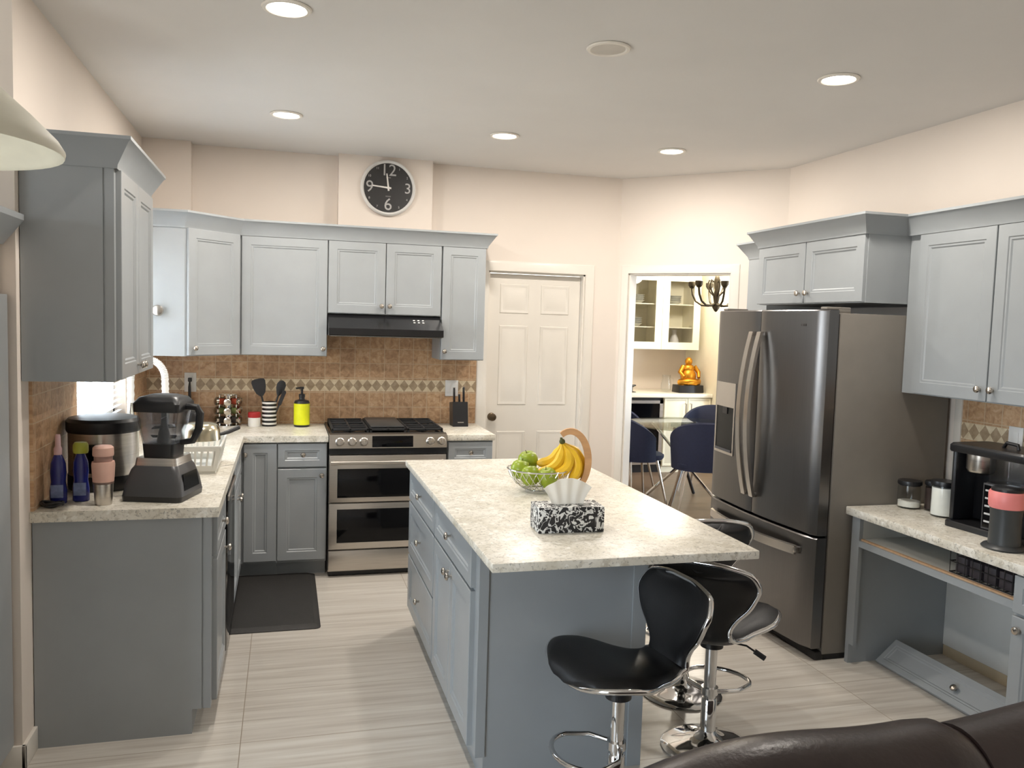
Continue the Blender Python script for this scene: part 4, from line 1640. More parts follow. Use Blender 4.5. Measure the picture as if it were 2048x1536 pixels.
# ================================================================== WALL CLOCK
t = thing('wall_clock', 'round black wall clock with a white rim on the chase above the range', 'clock', (0.408, B - 0.101, 2.572))
CM = frame_mat((0.408, B - 0.101, 2.572), (1, 0, 0), (0, -1, 0))
mb = MB()
mb.lathe([(0.168, 0), (0.188, 0), (0.192, 0.010), (0.188, 0.030), (0.180, 0.036), (0.173, 0.030), (0.168, 0.020)], seg=64, M=CM, cap=False)
mb.build('rim', WHITEP, t, 50)
mb = MB()
mb.lathe([(0.0, 0.001), (0.174, 0.001), (0.174, 0.020), (0.0, 0.020)], seg=48, M=CM)
fc = mb.build('face', mat('clock_face_black', rgb(38, 37, 37), 0.5), t)
NUM = mat('clock_numeral_grey', rgb(176, 174, 172), 0.4)
for s_, a, r_, sz in (('12', 90, 0.118, 0.112), ('3', 0, 0.135, 0.10), ('6', 270, 0.116, 0.118), ('9', 180, 0.128, 0.112)):
    txt(s_, sz, CM @ Matrix.Translation((r_ * math.cos(math.radians(a)), r_ * math.sin(math.radians(a)), 0.0206)), NUM, 'numeral', fc)
for k in range(12):
    if k % 3 == 0:
        continue
    a = math.radians(90 - 30 * k)
    txt(str(k), 0.022, CM @ Matrix.Translation((0.150 * math.cos(a), 0.150 * math.sin(a), 0.0206)), NUM, 'numeral', fc)
mb = MB()
mb.box(-0.016, 0.016, 0.066, 0.074, 0.0204, 0.0212, M=CM)
mb.box(-0.018, 0.018, -0.062, -0.054, 0.0204, 0.0212, M=CM)
mb.build('dial_mark', mat('dial_mark_grey', rgb(110, 108, 106), 0.4), fc)


def hand(name, deg, ln, wd, z):
    mb = MB()
    M = CM @ Matrix.Rotation(math.radians(deg), 4, 'Z')
    mb.loft([[(-0.02, -wd * 0.6, z), (ln, -wd * 0.4, z), (ln, wd * 0.4, z), (-0.02, wd * 0.6, z)],
             [(-0.02, -wd * 0.6, z + 0.0015), (ln, -wd * 0.4, z + 0.0015), (ln, wd * 0.4, z + 0.0015), (-0.02, wd * 0.6, z + 0.0015)]], M=M)
    return mb.build(name, mat('clock_hand_white', rgb(226, 222, 216), 0.4), t, 0)


hand('hour_hand', 97, 0.098, 0.010, 0.0225)
hand('minute_hand', 175, 0.110, 0.010, 0.0245)
mb = MB()
mb.lathe([(0.0, 0.021), (0.009, 0.021), (0.009, 0.028), (0.0, 0.028)], seg=16, M=CM)
mb.build('hub', WHITEP, t)

# ================================================================== LEFT COUNTER THINGS
ZW = 0.9155
# blender
t = thing('blender', 'dark grey blender with a clear jug at the near end of the left counter', 'blender', (0, 0, 0), local=True)
BM = mat('blender_grey', rgb(72, 72, 74), 0.38, 0.2, var=0.04)
mb = MB()
mb.loft([rrect(0, 0, 0.118, 0.118, 0.02, 0.0, 3), rrect(0, 0, 0.120, 0.120, 0.02, 0.022, 3)])
mb.build('foot', BLACK, t)
mb = MB()
mb.loft([rrect(0, 0, 0.119, 0.119, 0.02, 0.022, 3), rrect(0, 0, 0.112, 0.112, 0.022, 0.07, 3), rrect(0, 0.004, 0.096, 0.098, 0.025, 0.125, 3), rrect(0, 0.006, 0.088, 0.092, 0.03, 0.138, 3)])
bb = mb.build('motor_base', BM, t)
mb = MB()
mb.loft([[(0.1155, -0.075, 0.040), (0.1155, 0.075, 0.040), (0.1055, 0.068, 0.105), (0.1055, -0.068, 0.105)],
         [(0.1185, -0.075, 0.041), (0.1185, 0.075, 0.041), (0.1085, 0.068, 0.106), (0.1085, -0.068, 0.106)]])
mb.build('control_panel', BLACKGLOSS, bb)
mb = MB()
mb.loft([rrect(0, 0.006, 0.084, 0.084, 0.012, 0.1381, 3), rrect(0, 0.006, 0.080, 0.080, 0.012, 0.168, 3)])
mb.build('collar', STEEL, t, label='dull steel collar under the jug')
mb = MB()
mb.loft([rrect(0, 0.006, 0.060, 0.060, 0.015, 0.1682, 3), rrect(0, 0.006, 0.064, 0.064, 0.015, 0.222, 3)])
mb.build('jug_base', BLACK, t)
mb = MB()
mb.loft([rrect(0, 0.006, 0.064, 0.064, 0.016, 0.2222, 3), rrect(0, 0.006, 0.088, 0.082, 0.02, 0.375, 3), rrect(0, 0.006, 0.084, 0.078, 0.02, 0.375, 3), rrect(0, 0.006, 0.061, 0.061, 0.016, 0.226, 3)], cap0=False)
jg = mb.build('jug', CLEARP, t)
mb = MB()
mb.lathe([(0.0, 0.224), (0.028, 0.224), (0.022, 0.26), (0.012, 0.30), (0.010, 0.372), (0.0, 0.372)], (0, 0.006, 0), 16)
for k in range(3):
    for s_ in (0, PI):
        mb.box(0.0, 0.05, -0.010, 0.010, -0.002, 0.002, M=Matrix.Translation((0, 0.006, 0.245 + k * 0.04)) @ Matrix.Rotation(s_ + k, 4, 'Z') @ Matrix.Rotation(0.5, 4, 'X'))
mb.build('blade_tower', BLACK, t)
mb = MB()
mb.loft([rrect(0, 0.006, 0.093, 0.087, 0.02, 0.352, 3), rrect(0, 0.006, 0.094, 0.088, 0.02, 0.385, 3), rrect(0, 0.006, 0.080, 0.074, 0.03, 0.408, 3), rrect(0, 0.006, 0.05, 0.05, 0.03, 0.418, 3)])
mb.build('lid', BLACK, t)
mb = MB()
mb.tube([(0.088, 0.006, 0.372), (0.135, 0.006, 0.368), (0.148, 0.006, 0.345), (0.142, 0.006, 0.28), (0.118, 0.006, 0.232), (0.070, 0.006, 0.224)], [0.014, 0.015, 0.016, 0.016, 0.014, 0.012], 10)
mb.build('handle', BLACK, t)
t.location = (-0.745, -1.585, ZW)
t.rotation_euler = (0, 0, math.radians(-16))

# electric cooker
t = thing('electric_cooker', 'large round stainless cooker with a black lid in the left corner behind the bottles', 'cooker', (-1.012, -1.345, ZW))
x, y = -1.012, -1.345
mb = MB()
mb.lathe([(0.0, 0), (0.135, 0), (0.139, 0.01), (0.139, 0.062), (0.0, 0.062)], (x, y, ZW), 40)
mb.build('base', BLACK, t)
mb = MB()
mb.lathe([(0.0, 0.0622), (0.136, 0.0622), (0.137, 0.24), (0.0, 0.24)], (x, y, ZW), 40)
mb.build('body', STEEL, t)
mb = MB()
mb.lathe([(0.0, 0.2402), (0.141, 0.2402), (0.145, 0.25), (0.145, 0.285), (0.135, 0.298), (0.10, 0.305), (0.0, 0.308)], (x, y, ZW), 40)
mb.build('lid', BLACK, t)
mb = MB()
mb.box(x - 0.04, x + 0.04, y - 0.148, y - 0.136, ZW + 0.08, ZW + 0.20, 0.004)
mb.build('control_panel', BLACKGLOSS, t)

# blue soap bottles
BLUE = mat('blue_bottle_plastic', rgb(28, 38, 118), 0.25, var=0.1, coat=0.3)


def soap(label, loc, capm, capsq, capname):
    t = thing('soap_bottle', label, 'bottle', loc, 'blue soap bottles by the splashback')
    x, y, z = loc
    mb = MB()
    L = []
    for zz, a, b_ in ((0, 0.028, 0.020), (0.004, 0.031, 0.023), (0.05, 0.031, 0.023), (0.085, 0.026, 0.020), (0.12, 0.029, 0.022), (0.155, 0.027, 0.020),
                      (0.180, 0.018, 0.015), (0.190, 0.013, 0.012)):
        L.append([(x + a * math.cos(2 * PI * k / 24), y + b_ * math.sin(2 * PI * k / 24), z + zz) for k in range(24)])
    mb.loft(L)
    mb.build('body', BLUE, t, 50)
    mb = MB()
    mb.box(x - 0.022, x + 0.022, y - 0.0245, y - 0.0205, z + 0.025, z + 0.075, 0.001)
    mb.build('label', mat('pale_blue_label', rgb(118, 132, 172), 0.5, var=0.3, scale=40), t)
    mb = MB()
    if capsq:
        mb.lathe([(0.0, 0.190), (0.026, 0.190), (0.028, 0.198), (0.028, 0.222), (0.022, 0.232), (0.0, 0.234)], (x, y, z), 20)
    else:
        mb.lathe([(0.0, 0.190), (0.014, 0.190), (0.015, 0.215), (0.010, 0.222), (0.010, 0.262), (0.008, 0.268), (0.0, 0.268)], (x, y, z), 20)
    mb.build(capname, capm, t, 40)
    return t


soap('blue soap bottle with a slim pale pink nozzle, closest to the brown tiles', (-1.112, -1.665, ZW), mat('pale_pink_nozzle', rgb(214, 178, 180), 0.4), False, 'nozzle')
soap('blue soap bottle with a yellow-green cap, beside the pink tumbler', (-1.040, -1.630, ZW), mat('yellow_green_cap', rgb(168, 172, 60), 0.4), True, 'cap')

t = thing('tumbler', 'pink and steel tumbler in front of the big cooker', 'tumbler', (-0.945, -1.705, ZW))
x, y = -0.945, -1.705
PINK = mat('dusty_pink', rgb(214, 172, 156), 0.5)
mb = MB()
mb.lathe([(0.0, 0), (0.030, 0), (0.031, 0.004), (0.036, 0.082), (0.0, 0.082)], (x, y, ZW), 28)
mb.build('steel_base', STEEL, t, label='bare steel lower half')
mb = MB()
mb.lathe([(0.0, 0.0822), (0.0375, 0.0822), (0.0375, 0.090), (0.0, 0.090)], (x, y, ZW), 28)
mb.build('seam', mat('grey_brown_seam', rgb(104, 84, 76), 0.5), t)
mb = MB()
mb.lathe([(0.0, 0.0902), (0.038, 0.0902), (0.042, 0.155), (0.040, 0.168), (0.0, 0.168)], (x, y, ZW), 28)
mb.build('sleeve', PINK, t)
mb = MB()
mb.lathe([(0.0, 0.1682), (0.033, 0.1682), (0.033, 0.190), (0.0, 0.190)], (x, y, ZW), 28)
mb.build('neck', mat('grey_pink_neck', rgb(158, 124, 114), 0.5), t)
mb = MB()
mb.lathe([(0.0, 0.1902), (0.037, 0.1902), (0.038, 0.196), (0.037, 0.222), (0.030, 0.229), (0.0, 0.230)], (x, y, ZW), 28)
mb.build('lid', PINK, t)

mb = MB()
pts = [(0.035 * math.cos(a) * (1 + 0.1 * math.sin(3 * a)), 0.022 * math.sin(a), 0.007 + 0.004 * (1 + math.sin(2.3 * a))) for a in [2 * PI * k / 30 for k in range(61)]]
mb.tube([(x_, y_, z_ + 0.004 * (i > 30)) for i, (x_, y_, z_) in enumerate(pts)], 0.0065, 8)
cc = solo(mb, 'power_cord', BLACK, 'small coiled black cord at the near wall corner of the left counter', 'cord', base=(0, 0, 0))
cc.location = (-1.118, -1.735, ZW)

mb = MB()
mb.tube([(-0.955, -1.585, 1.035), (-0.93, -1.575, 1.015), (-0.90, -1.570, 1.035), (-0.87, -1.555, 1.05), (-0.83, -1.53, 1.045)], 0.003, 6)

# dish rack with pan
t = thing('dish_rack', 'white slotted dish rack beside the sink, behind the blender', 'dish rack', (-0.66, -0.93, ZW))
WR = mat('off_white_plastic', rgb(220, 218, 210), 0.45, var=0.02)
rx0, rx1, ry0, ry1, rh = -0.835, -0.560, -1.12, -0.72, 0.125
mb = MB()
fl = 0.022
mb.loft([[(rx0 + fl, ry0 + fl, ZW), (rx1 - fl, ry0 + fl, ZW), (rx1 - fl, ry1 - fl, ZW), (rx0 + fl, ry1 - fl, ZW)],
         [(rx0 + fl, ry0 + fl, ZW + 0.012), (rx1 - fl, ry0 + fl, ZW + 0.012), (rx1 - fl, ry1 - fl, ZW + 0.012), (rx0 + fl, ry1 - fl, ZW + 0.012)]])


def rackwall(p0, p1, q0, q1, n, th=0.004):
    """slotted wall between bottom edge p0-p1 and top edge q0-q1"""
    p0, p1, q0, q1 = map(V, (p0, p1, q0, q1))
    nr = (p1 - p0).cross(q0 - p0).normalized() * th

    def quad(u0, u1, v0, v1):
        def P(u, v):
            return (p0.lerp(p1, u)).lerp(q0.lerp(q1, u), v)
        a = [P(u0, v0), P(u1, v0), P(u1, v1), P(u0, v1)]
        mb.loft([a, [k + nr for k in a]])
    quad(0, 1, 0, 0.24)
    quad(0, 1, 0.86, 1)
    for k in range(n + 1):
        u = 0.08 + 0.84 * k / n
        quad(u - 0.018, u + 0.018, 0.24, 0.86)
    quad(0, 0.08, 0.24, 0.86)
    quad(0.92, 1, 0.24, 0.86)


zb, zt_ = ZW + 0.012, ZW + rh
a0, a1, a2, a3 = (rx0 + fl, ry0 + fl, zb), (rx1 - fl, ry0 + fl, zb), (rx1 - fl, ry1 - fl, zb), (rx0 + fl, ry1 - fl, zb)
c0, c1, c2, c3 = (rx0, ry0, zt_), (rx1, ry0, zt_), (rx1, ry1, zt_), (rx0, ry1, zt_)
rackwall(a0, a1, c0, c1, 8)
rackwall(a1, a2, c1, c2, 10)
rackwall(a2, a3, c2, c3, 8)
rackwall(a3, a0, c3, c0, 10)
mb.tube([(p[0], p[1], p[2] + 0.002) for p in (c0, c1, c2, c3)], 0.007, 8, True)
mb.build('tray', WR, t)
t = thing('saucepan', 'upturned metal saucepan drying on the dish rack', 'saucepan', (-0.665, -0.90, 1.049))
x, y, z = -0.665, -0.90, 1.0495
mb = MB()
mb.lathe([(0.090, 0), (0.0925, 0.001), (0.088, 0.05), (0.076, 0.076), (0.05, 0.084), (0.0, 0.086)], (x, y, z), 36, cap=False)
mb.lathe([(0.087, 0.001), (0.085, 0.05), (0.074, 0.072), (0.0, 0.08)], (x, y, z), 36, cap=False)
mb.build('pan', mat('worn_steel', rgb(198, 190, 166), 0.22, 1.0, var=0.1), t, 50)
mb = MB()
mb.tube([(x + 0.086, y + 0.02, z + 0.022), (x + 0.12, y + 0.055, z + 0.028), (x + 0.17, y + 0.11, z + 0.045)], [0.008, 0.011, 0.012], 8)
mb.build('handle', BLACK, t)

# faucet with white ribbed spout behind the near wall cabinet
t = thing('faucet', 'tall faucet with a white ribbed arched spout at the sink', 'faucet', (-1.08, -0.30, ZW))
mb = MB()
mb.lathe([(0.0, 0), (0.03, 0), (0.03, 0.01), (0.02, 0.016), (0.018, 0.26), (0.0, 0.26)], (-1.08, -0.30, ZW), 20)
mb.build('column', CHROME, t)
mb = MB()
pts = [(-1.08, -0.30, 1.17), (-1.08, -0.30, 1.30)] + [(-0.993 + 0.087 * math.cos(a), -0.30 + 0.1 * 0, 1.30 + 0.105 * math.sin(a)) for a in [PI - PI * k / 14 for k in range(15)]] + \
      [(-0.904, -0.30, 1.22), (-0.903, -0.30, 1.13)]
rr = []
fine = []
for a, c in zip(pts, pts[1:]):
    for k in range(6):
        fine.append(V(a).lerp(V(c), k / 6))
fine.append(V(pts[-1]))
rr = [0.0165 if i % 2 else 0.0205 for i in range(len(fine))]
mb.tube(fine, rr, 12)
mb.build('spout', WHITEP, t, 60, 'white ribbed hose of the spout')
mb = MB()
mb.lathe([(0.0, 1.05), (0.016, 1.05), (0.019, 1.10), (0.017, 1.135), (0.0, 1.135)], (-0.903, -0.30, 0), 16)
mb.build('spray_head', CHROME, t)

# ------------------------------------------------ back counter
YBK = B - 0.013
mb = MB()
mb.box(-0.925, -0.850, YBK - 0.007, YBK - 0.0005, 1.135, 1.265, 0.002)
pl = solo(mb, 'socket_plate', WHITEP, 'white socket plate with a black plug, left end of the back wall tiles', 'socket', base=(-0.888, YBK, 1.20))
ORG[pl.name] = V((-0.888, YBK, 1.20))
mb = MB()
mb.box(-0.905, -0.871, YBK - 0.009, YBK - 0.006, 1.155, 1.245, 0.001)
mb.build('socket_face', WHITEP, pl)
t = thing('coffee_grinder', 'small black coffee grinder plugged into the wall behind the blender', 'grinder', (-0.862, 0.60, ZW))
x, y = -0.862, 0.60
mb = MB()
mb.lathe([(0.0, 0), (0.052, 0), (0.056, 0.008), (0.053, 0.09), (0.048, 0.10), (0.0, 0.10)], (x, y, ZW), 24)
mb.build('body', BLACK, t, 40)
mb = MB()
mb.lathe([(0.0, 0.1002), (0.049, 0.1002), (0.048, 0.135), (0.036, 0.145), (0.0, 0.147)], (x, y, ZW), 24)
mb.build('lid', DGREY, t, 40)
mb = MB()
mb.box(-0.900, -0.876, YBK - 0.040, YBK - 0.0095, 1.205, 1.232, 0.004)
mb.tube([(-0.888, YBK - 0.036, 1.21), (-0.888, YBK - 0.05, 1.17), (-0.886, YBK - 0.055, 1.08), (-0.88, YBK - 0.06, 1.0), (-0.872, 0.65, 0.96)], [0.005, 0.009, 0.010, 0.011, 0.008], 8)
mb.build('cord', BLACK, t)

t = thing('spice_rack', 'revolving chrome spice rack holding silver-lidded jars', 'spice rack', (-0.637, 0.66, ZW))
x, y = -0.637, 0.66
mb = MB()
mb.lathe([(0.0, 0), (0.085, 0), (0.085, 0.010), (0.03, 0.014), (0.03, 0.205), (0.06, 0.21), (0.06, 0.217), (0.0, 0.219)], (x, y, ZW), 28)
for k in range(6):
    a = PI / 6 + k * PI / 3
    mb.tube([(x + 0.062 * math.cos(a), y + 0.062 * math.sin(a), ZW + 0.01), (x + 0.062 * math.cos(a), y + 0.062 * math.sin(a), ZW + 0.212)], 0.004, 6)
mb.build('stand', CHROME, t)
SP = [mat('spice_brown', rgb(120, 72, 40), 0.8), mat('spice_black', rgb(44, 38, 34), 0.8), mat('spice_green', rgb(96, 104, 58), 0.8), mat('spice_red', rgb(150, 60, 36), 0.8)]
names_h = ('bottom', 'middle', 'top')
for lv in range(3):
    for k in range(6):
        a = k * PI / 3 - PI / 2
        c, s_ = math.cos(a), math.sin(a)
        z = ZW + 0.045 + lv * 0.062
        side_ = ('facing the room', 'turned right and forward', 'turned right and back', 'facing the tiles', 'turned left and back', 'turned left and forward')[k]
        j = thing('spice_jar', 'spice jar with lid %s, %s tier of the chrome rack' % (side_, names_h[lv]), 'spice jar',
                  (x + 0.034 * c, y + 0.034 * s_, z), 'spice jars in the revolving rack')
        M = Matrix(((c, -s_, 0, x), (s_, c, 0, y), (0, 0, 1, z), (0, 0, 0, 1))) @ Matrix.Rotation(PI / 2, 4, 'Y')
        mb = MB()
        mb.lathe([(0.0, 0.034), (0.020, 0.034), (0.022, 0.04), (0.022, 0.074), (0.0, 0.074)], seg=14, M=M)
        mb.build('jar', SP[(k + lv) % 4], j, 40)
        mb = MB()
        mb.lathe([(0.0, 0.0742), (0.0235, 0.0742), (0.0235, 0.089), (0.021, 0.091), (0.0, 0.091)], seg=16, M=M)
        mb.build('lid', NICKEL, j, 40)

t = thing('spice_tub', 'small white tub with a red lid beside the utensil holder', 'tub', (-0.468, 0.63, ZW))
x, y = -0.468, 0.63
mb = MB()
mb.lathe([(0.0, 0), (0.038, 0), (0.040, 0.004), (0.040, 0.062), (0.0, 0.062)], (x, y, ZW), 24)
mb.build('tub', WHITEP, t, 40)
mb = MB()
mb.lathe([(0.0, 0.0622), (0.041, 0.0622), (0.042, 0.068), (0.041, 0.094), (0.037, 0.098), (0.0, 0.098)], (x, y, ZW), 24)
mb.build('lid', mat('red_lid', rgb(168, 36, 40), 0.4), t, 40)

t = thing('utensil_holder', 'black and white banded utensil pot on the back counter', 'utensil pot', (-0.372, 0.66, ZW))
x, y = -0.372, 0.66
mb = MB()
mb.lathe([(0.0, 0), (0.046, 0), (0.047, 0.004), (0.047, 0.165), (0.043, 0.165), (0.043, 0.008), (0.0, 0.008)], (x, y, ZW), 28, cap=False)
mb.build('pot', BLACK, t, 40)
for k in range(6):
    z = ZW + 0.012 + k * 0.028
    mb = MB()
    mb.lathe([(0.0472, 0), (0.0492, 0.002), (0.0492, 0.011), (0.0472, 0.013)], (x, y, z), 28, cap=False)
    mb.build('band', WHITEP, t, 40, 'white raised band')
UT = mat('black_nylon', rgb(36, 36, 40), 0.5)


def utensil(name, label, base, tip, head):
    t = thing(name, label, 'utensil', base, 'utensils in the banded pot')
    b0, t0 = V(base), V(tip)
    d = (t0 - b0).normalized()
    mb = MB()
    mb.tube([b0, b0.lerp(t0, 0.5), t0], 0.006, 8)
    mb.build('handle', UT, t)
    mb = MB()
    u = V((d.z, 0, -d.x)).normalized()
    n_ = d.cross(u)
    if head == 'turner':
        L = []
        for q, hw in ((-0.01, 0.010), (0.012, 0.030), (0.05, 0.042), (0.09, 0.046), (0.105, 0.040), (0.110, 0.02)):
            c = t0 + d * q
            L.append([c - u * hw - n_ * 0.002, c + u * hw - n_ * 0.002, c + u * hw + n_ * 0.002, c - u * hw + n_ * 0.002])
        mb.loft(L)
    elif head == 'spoon':
        L = []
        for q, hw in ((-0.01, 0.008), (0.01, 0.018), (0.04, 0.029), (0.07, 0.030), (0.09, 0.020), (0.098, 0.004)):
            c = t0 + d * q
            L.append([c - u * hw - n_ * 0.001, c + n_ * -0.008, c + u * hw - n_ * 0.001, c + u * hw + n_ * 0.003, c + n_ * -0.003, c - u * hw + n_ * 0.003])
        mb.loft(L)
    else:
        L = []
        for q, hw in ((-0.01, 0.006), (0.0, 0.012), (0.09, 0.013), (0.10, 0.005)):
            c = t0 + d * q
            L.append([c - u * hw - n_ * 0.004, c + u * hw - n_ * 0.004, c + u * hw + n_ * 0.004, c - u * hw + n_ * 0.004])
        mb.loft(L)
    mb.build('head', UT, t, 40)


utensil('spatula', 'broad black turner leaning left in the banded pot', (x - 0.005, y - 0.012, ZW + 0.0145), (x - 0.052, y - 0.02, ZW + 0.215), 'turner')
utensil('slotted_spoon', 'black spoon leaning right in the banded pot', (x + 0.0, y + 0.014, ZW + 0.0145), (x + 0.060, y + 0.015, ZW + 0.215), 'spoon')
utensil('basting_brush', 'thin black brush leaning furthest right in the banded pot', (x + 0.014, y - 0.014, ZW + 0.0145), (x + 0.066, y - 0.02, ZW + 0.15), 'brush')

t = thing('pump_bottle', 'black pump bottle with a bright yellow label left of the range', 'bottle', (-0.158, 0.62, ZW))
x, y = -0.158, 0.62
mb = MB()
mb.lathe([(0.0, 0), (0.049, 0), (0.052, 0.005), (0.052, 0.165), (0.046, 0.178), (0.020, 0.186), (0.018, 0.20), (0.0, 0.20)], (x, y, ZW), 28)
mb.build('body', BLACK, t, 40)
mb = MB()
mb.lathe([(0.0522, 0.014), (0.0532, 0.015), (0.0532, 0.158), (0.0522, 0.159)], (x, y, ZW), 28, cap=False)
mb.build('label', mat('yellow_label', rgb(222, 226, 24), 0.5, var=0.06, scale=20), t, 40, 'bright yellow wrap label')
mb = MB()
mb.lathe([(0.0, 0.2002), (0.021, 0.2002), (0.021, 0.222), (0.008, 0.225), (0.008, 0.255), (0.014, 0.258), (0.014, 0.272), (0.0, 0.273)], (x, y, ZW), 18)
mb.tube([(x, y, ZW + 0.265), (x - 0.04, y - 0.01, ZW + 0.262)], 0.006, 8)
mb.build('pump', BLACK, t, 40)

t = thing('knife_block', 'black knife block with three knife handles right of the range', 'knife block', (0.94, 0.62, ZW))
x, y = 0.94, 0.62
mb = MB()
mb.loft([[(xx, y - 0.055, ZW), (xx, y + 0.07, ZW), (xx, y + 0.10, ZW + 0.16), (xx, y - 0.02, ZW + 0.175)] for xx in (x - 0.055, x + 0.055)])
mb.build('block', BLACK, t, 0)
mb = MB()
mb.box(x - 0.022, x + 0.022, -0.001, 0.001, 0.0, 0.008, M=Matrix.Translation((0, y - 0.0525, ZW + 0.026)) @ Matrix.Rotation(math.radians(-11), 4, 'X'))
mb.build('badge', BH, t, 0)
for k, (dx, hh) in enumerate(((-0.034, 0.10), (0.004, 0.055), (0.036, 0.105))):
    kt = thing('knife', ('kitchen knife with a black handle at the left of the block', 'short knife in the middle of the block',
                         'tall kitchen knife with a black handle at the right of the block')[k], 'knife', (x + dx, y + 0.03, ZW + 0.17), 'knives in the block')
    mb = MB()
    mb.box(-0.007, 0.007, -0.011, 0.011, 0.0, hh, 0.004, M=Matrix.Translation((x + dx, y + 0.03, ZW + 0.169)) @ Matrix.Rotation(math.radians(-8), 4, 'X'))
    mb.build('handle', BLACK, kt)
    mb = MB()
    mb.box(-0.0075, 0.0075, -0.0115, 0.0115, hh, hh + 0.004, 0.001, M=Matrix.Translation((x + dx, y + 0.03, ZW + 0.169)) @ Matrix.Rotation(math.radians(-8), 4, 'X'))
    mb.build('end_cap', BH, kt)

mb = MB()
mb.box(0.862, 0.958, YBK - 0.007, YBK - 0.0005, 1.115, 1.232, 0.002)
pl = solo(mb, 'switch_plate', WHITEP, 'white switch plate on the tiles behind the knife block', 'switch', base=(0.91, YBK, 1.17))
ORG[pl.name] = V((0.91, YBK, 1.17))
for x in (0.886, 0.934):
    mb = MB()
    mb.box(x - 0.016, x + 0.016, YBK - 0.010, YBK - 0.0065, 1.14, 1.208, 0.001)
    mb.build('switch', WHITEP, pl)

# ================================================================== DINING ROOM
# base units
FC = frame_mat((0, 3.42, 0), (1, 0, 0), (0, -1, 0))
t = thing('sideboard', 'cream sideboard with two bar-handled doors in the dining room', 'sideboard', (4.2, 3.7, 0))
mb = MB()
mb.box(3.90, 4.495, 3.42, 4.09, 0.0, 0.868)
mb.build('carcass', CREAM, t, 0)
for u0, u1, hx in ((3.905, 4.195, 4.165), (4.20, 4.49, 4.23)):
    mb = MB()
    shaker(mb, FC, u0, 0.08, u1, 0.86, 0.02, 0.018, 0.002)
    d = mb.build('door', CREAM, t, 30)
    mb = MB()
    mb.tube([(hx, 3.402, 0.80), (hx, 3.372, 0.80), (hx, 3.372, 0.58), (hx, 3.402, 0.58)], 0.006, 8)
    mb.build('handle', NICKEL, d)
t = thing('beverage_fridge', 'black-glass drinks fridge under the dining room counter', 'drinks fridge', (3.66, 3.7, 0))
mb = MB()
mb.box(3.40, 3.898, 3.44, 4.09, 0.0, 0.866)
mb.build('case', BLACK, t, 0)
mb = MB()
for a in ((3.41, 3.89, 0.80, 0.835), (3.41, 3.89, 0.10, 0.14), (3.41, 3.45, 0.10, 0.835), (3.85, 3.89, 0.10, 0.835)):
    mb.box(a[0], a[1], 3.405, 3.44, a[2], a[3])
d = mb.build('door', STEEL, t)
mb = MB()
mb.box(3.45, 3.85, 3.415, 3.43, 0.14, 0.80)
mb.build('pane', BLACKGLOSS, d)
mb = MB()
mb.box(2.30, 4.498, 3.38, 4.098, 0.8702, 0.912, 0.003)
solo(mb, 'worktop', mat('cream_worktop', rgb(240, 234, 216), 0.25, var=0.03), 'cream counter along the back of the dining room', 'worktop', base=(3.4, 3.74, 0.87))
t = thing('sideboard', 'cream base cabinet left of the drinks fridge, hidden by the doorway frame', 'sideboard', (2.85, 3.75, 0))
mb = MB()
mb.box(2.30, 3.398, 3.42, 4.09, 0.0, 0.868)
mb.build('carcass', CREAM, t, 0)
# glazed wall cabinet
t = thing('glazed_cabinet', 'cream glazed cabinet on the dining room wall seen through the doorway', 'glass cabinet', (3.98, 3.88, 1.41))
mb = MB()
gx0, gx1, gz0, gz1, gy = 3.47, 4.44, 1.41, 2.29, 3.68
mb.box(gx0, gx1, 4.07, 4.095, gz0, gz1)
mb.box(gx0, gx0 + 0.02, gy, 4.07, gz0, gz1)
mb.box(gx1 - 0.02, gx1, gy, 4.07, gz0, gz1)
mb.box(gx0, gx1, gy, 4.07, gz0, gz0 + 0.02)
mb.box(gx0, gx1, gy, 4.07, gz1 - 0.02, gz1)
mb.box(3.945, 3.965, gy, 4.07, gz0, gz1)
mb.build('carcass', CREAM, t, 0)
mb = MB()
for z in (1.66, 1.93):
    mb.box(gx0 + 0.02, gx1 - 0.02, gy + 0.02, 4.07, z, z + 0.012)
mb.build('shelf', CREAM, t, 0)
for u0, u1 in ((gx0, 3.953), (3.957, gx1)):
    mb = MB()
    fw = 0.085
    for a in ((u0, u0 + fw, gz0, gz1), (u1 - fw, u1, gz0, gz1), (u0 + fw, u1 - fw, gz0, gz0 + fw), (u0 + fw, u1 - fw, gz1 - fw, gz1)):
        mb.box(a[0], a[1], gy - 0.022, gy - 0.001, a[2], a[3])
    d = mb.build('door', CREAM, t)
    mb = MB()
    mb.box(u0 + fw, u1 - fw, gy - 0.014, gy - 0.010, gz0 + fw, gz1 - fw)
    mb.build('pane', GLASS, d)
PLATE = mat('grey_white_crockery', rgb(196, 196, 184), 0.4)
for k, (x, z, lab) in enumerate(((3.72, 1.943, 'stack of pale bowls on the top shelf behind the left pane'), (3.70, 1.673, 'stack of pale bowls on the middle shelf behind the left pane'),
                                 (4.20, 1.943, 'stack of pale bowls on the top shelf behind the right pane'))):
    mb = MB()
    for q in range(4):
        mb.lathe([(0.0, 0.0), (0.05, 0.0), (0.095, 0.035), (0.09, 0.037), (0.045, 0.008), (0.0, 0.008)], (x, 3.88, z + q * 0.022), 24)
    solo(mb, 'bowl_stack', PLATE, lab, 'bowls', 'crockery in the glazed cabinet', (x, 3.88, z))
mb = MB()
mb.lathe([(0.0, 0), (0.055, 0), (0.06, 0.03), (0.05, 0.10), (0.025, 0.16), (0.03, 0.21), (0.026, 0.21), (0.0, 0.18)], (4.21, 3.85, 1.431), 24)
solo(mb, 'vase', WHITEP, 'white vase behind the right pane, lowest shelf', 'vase', None, (4.21, 3.85, 1.431))

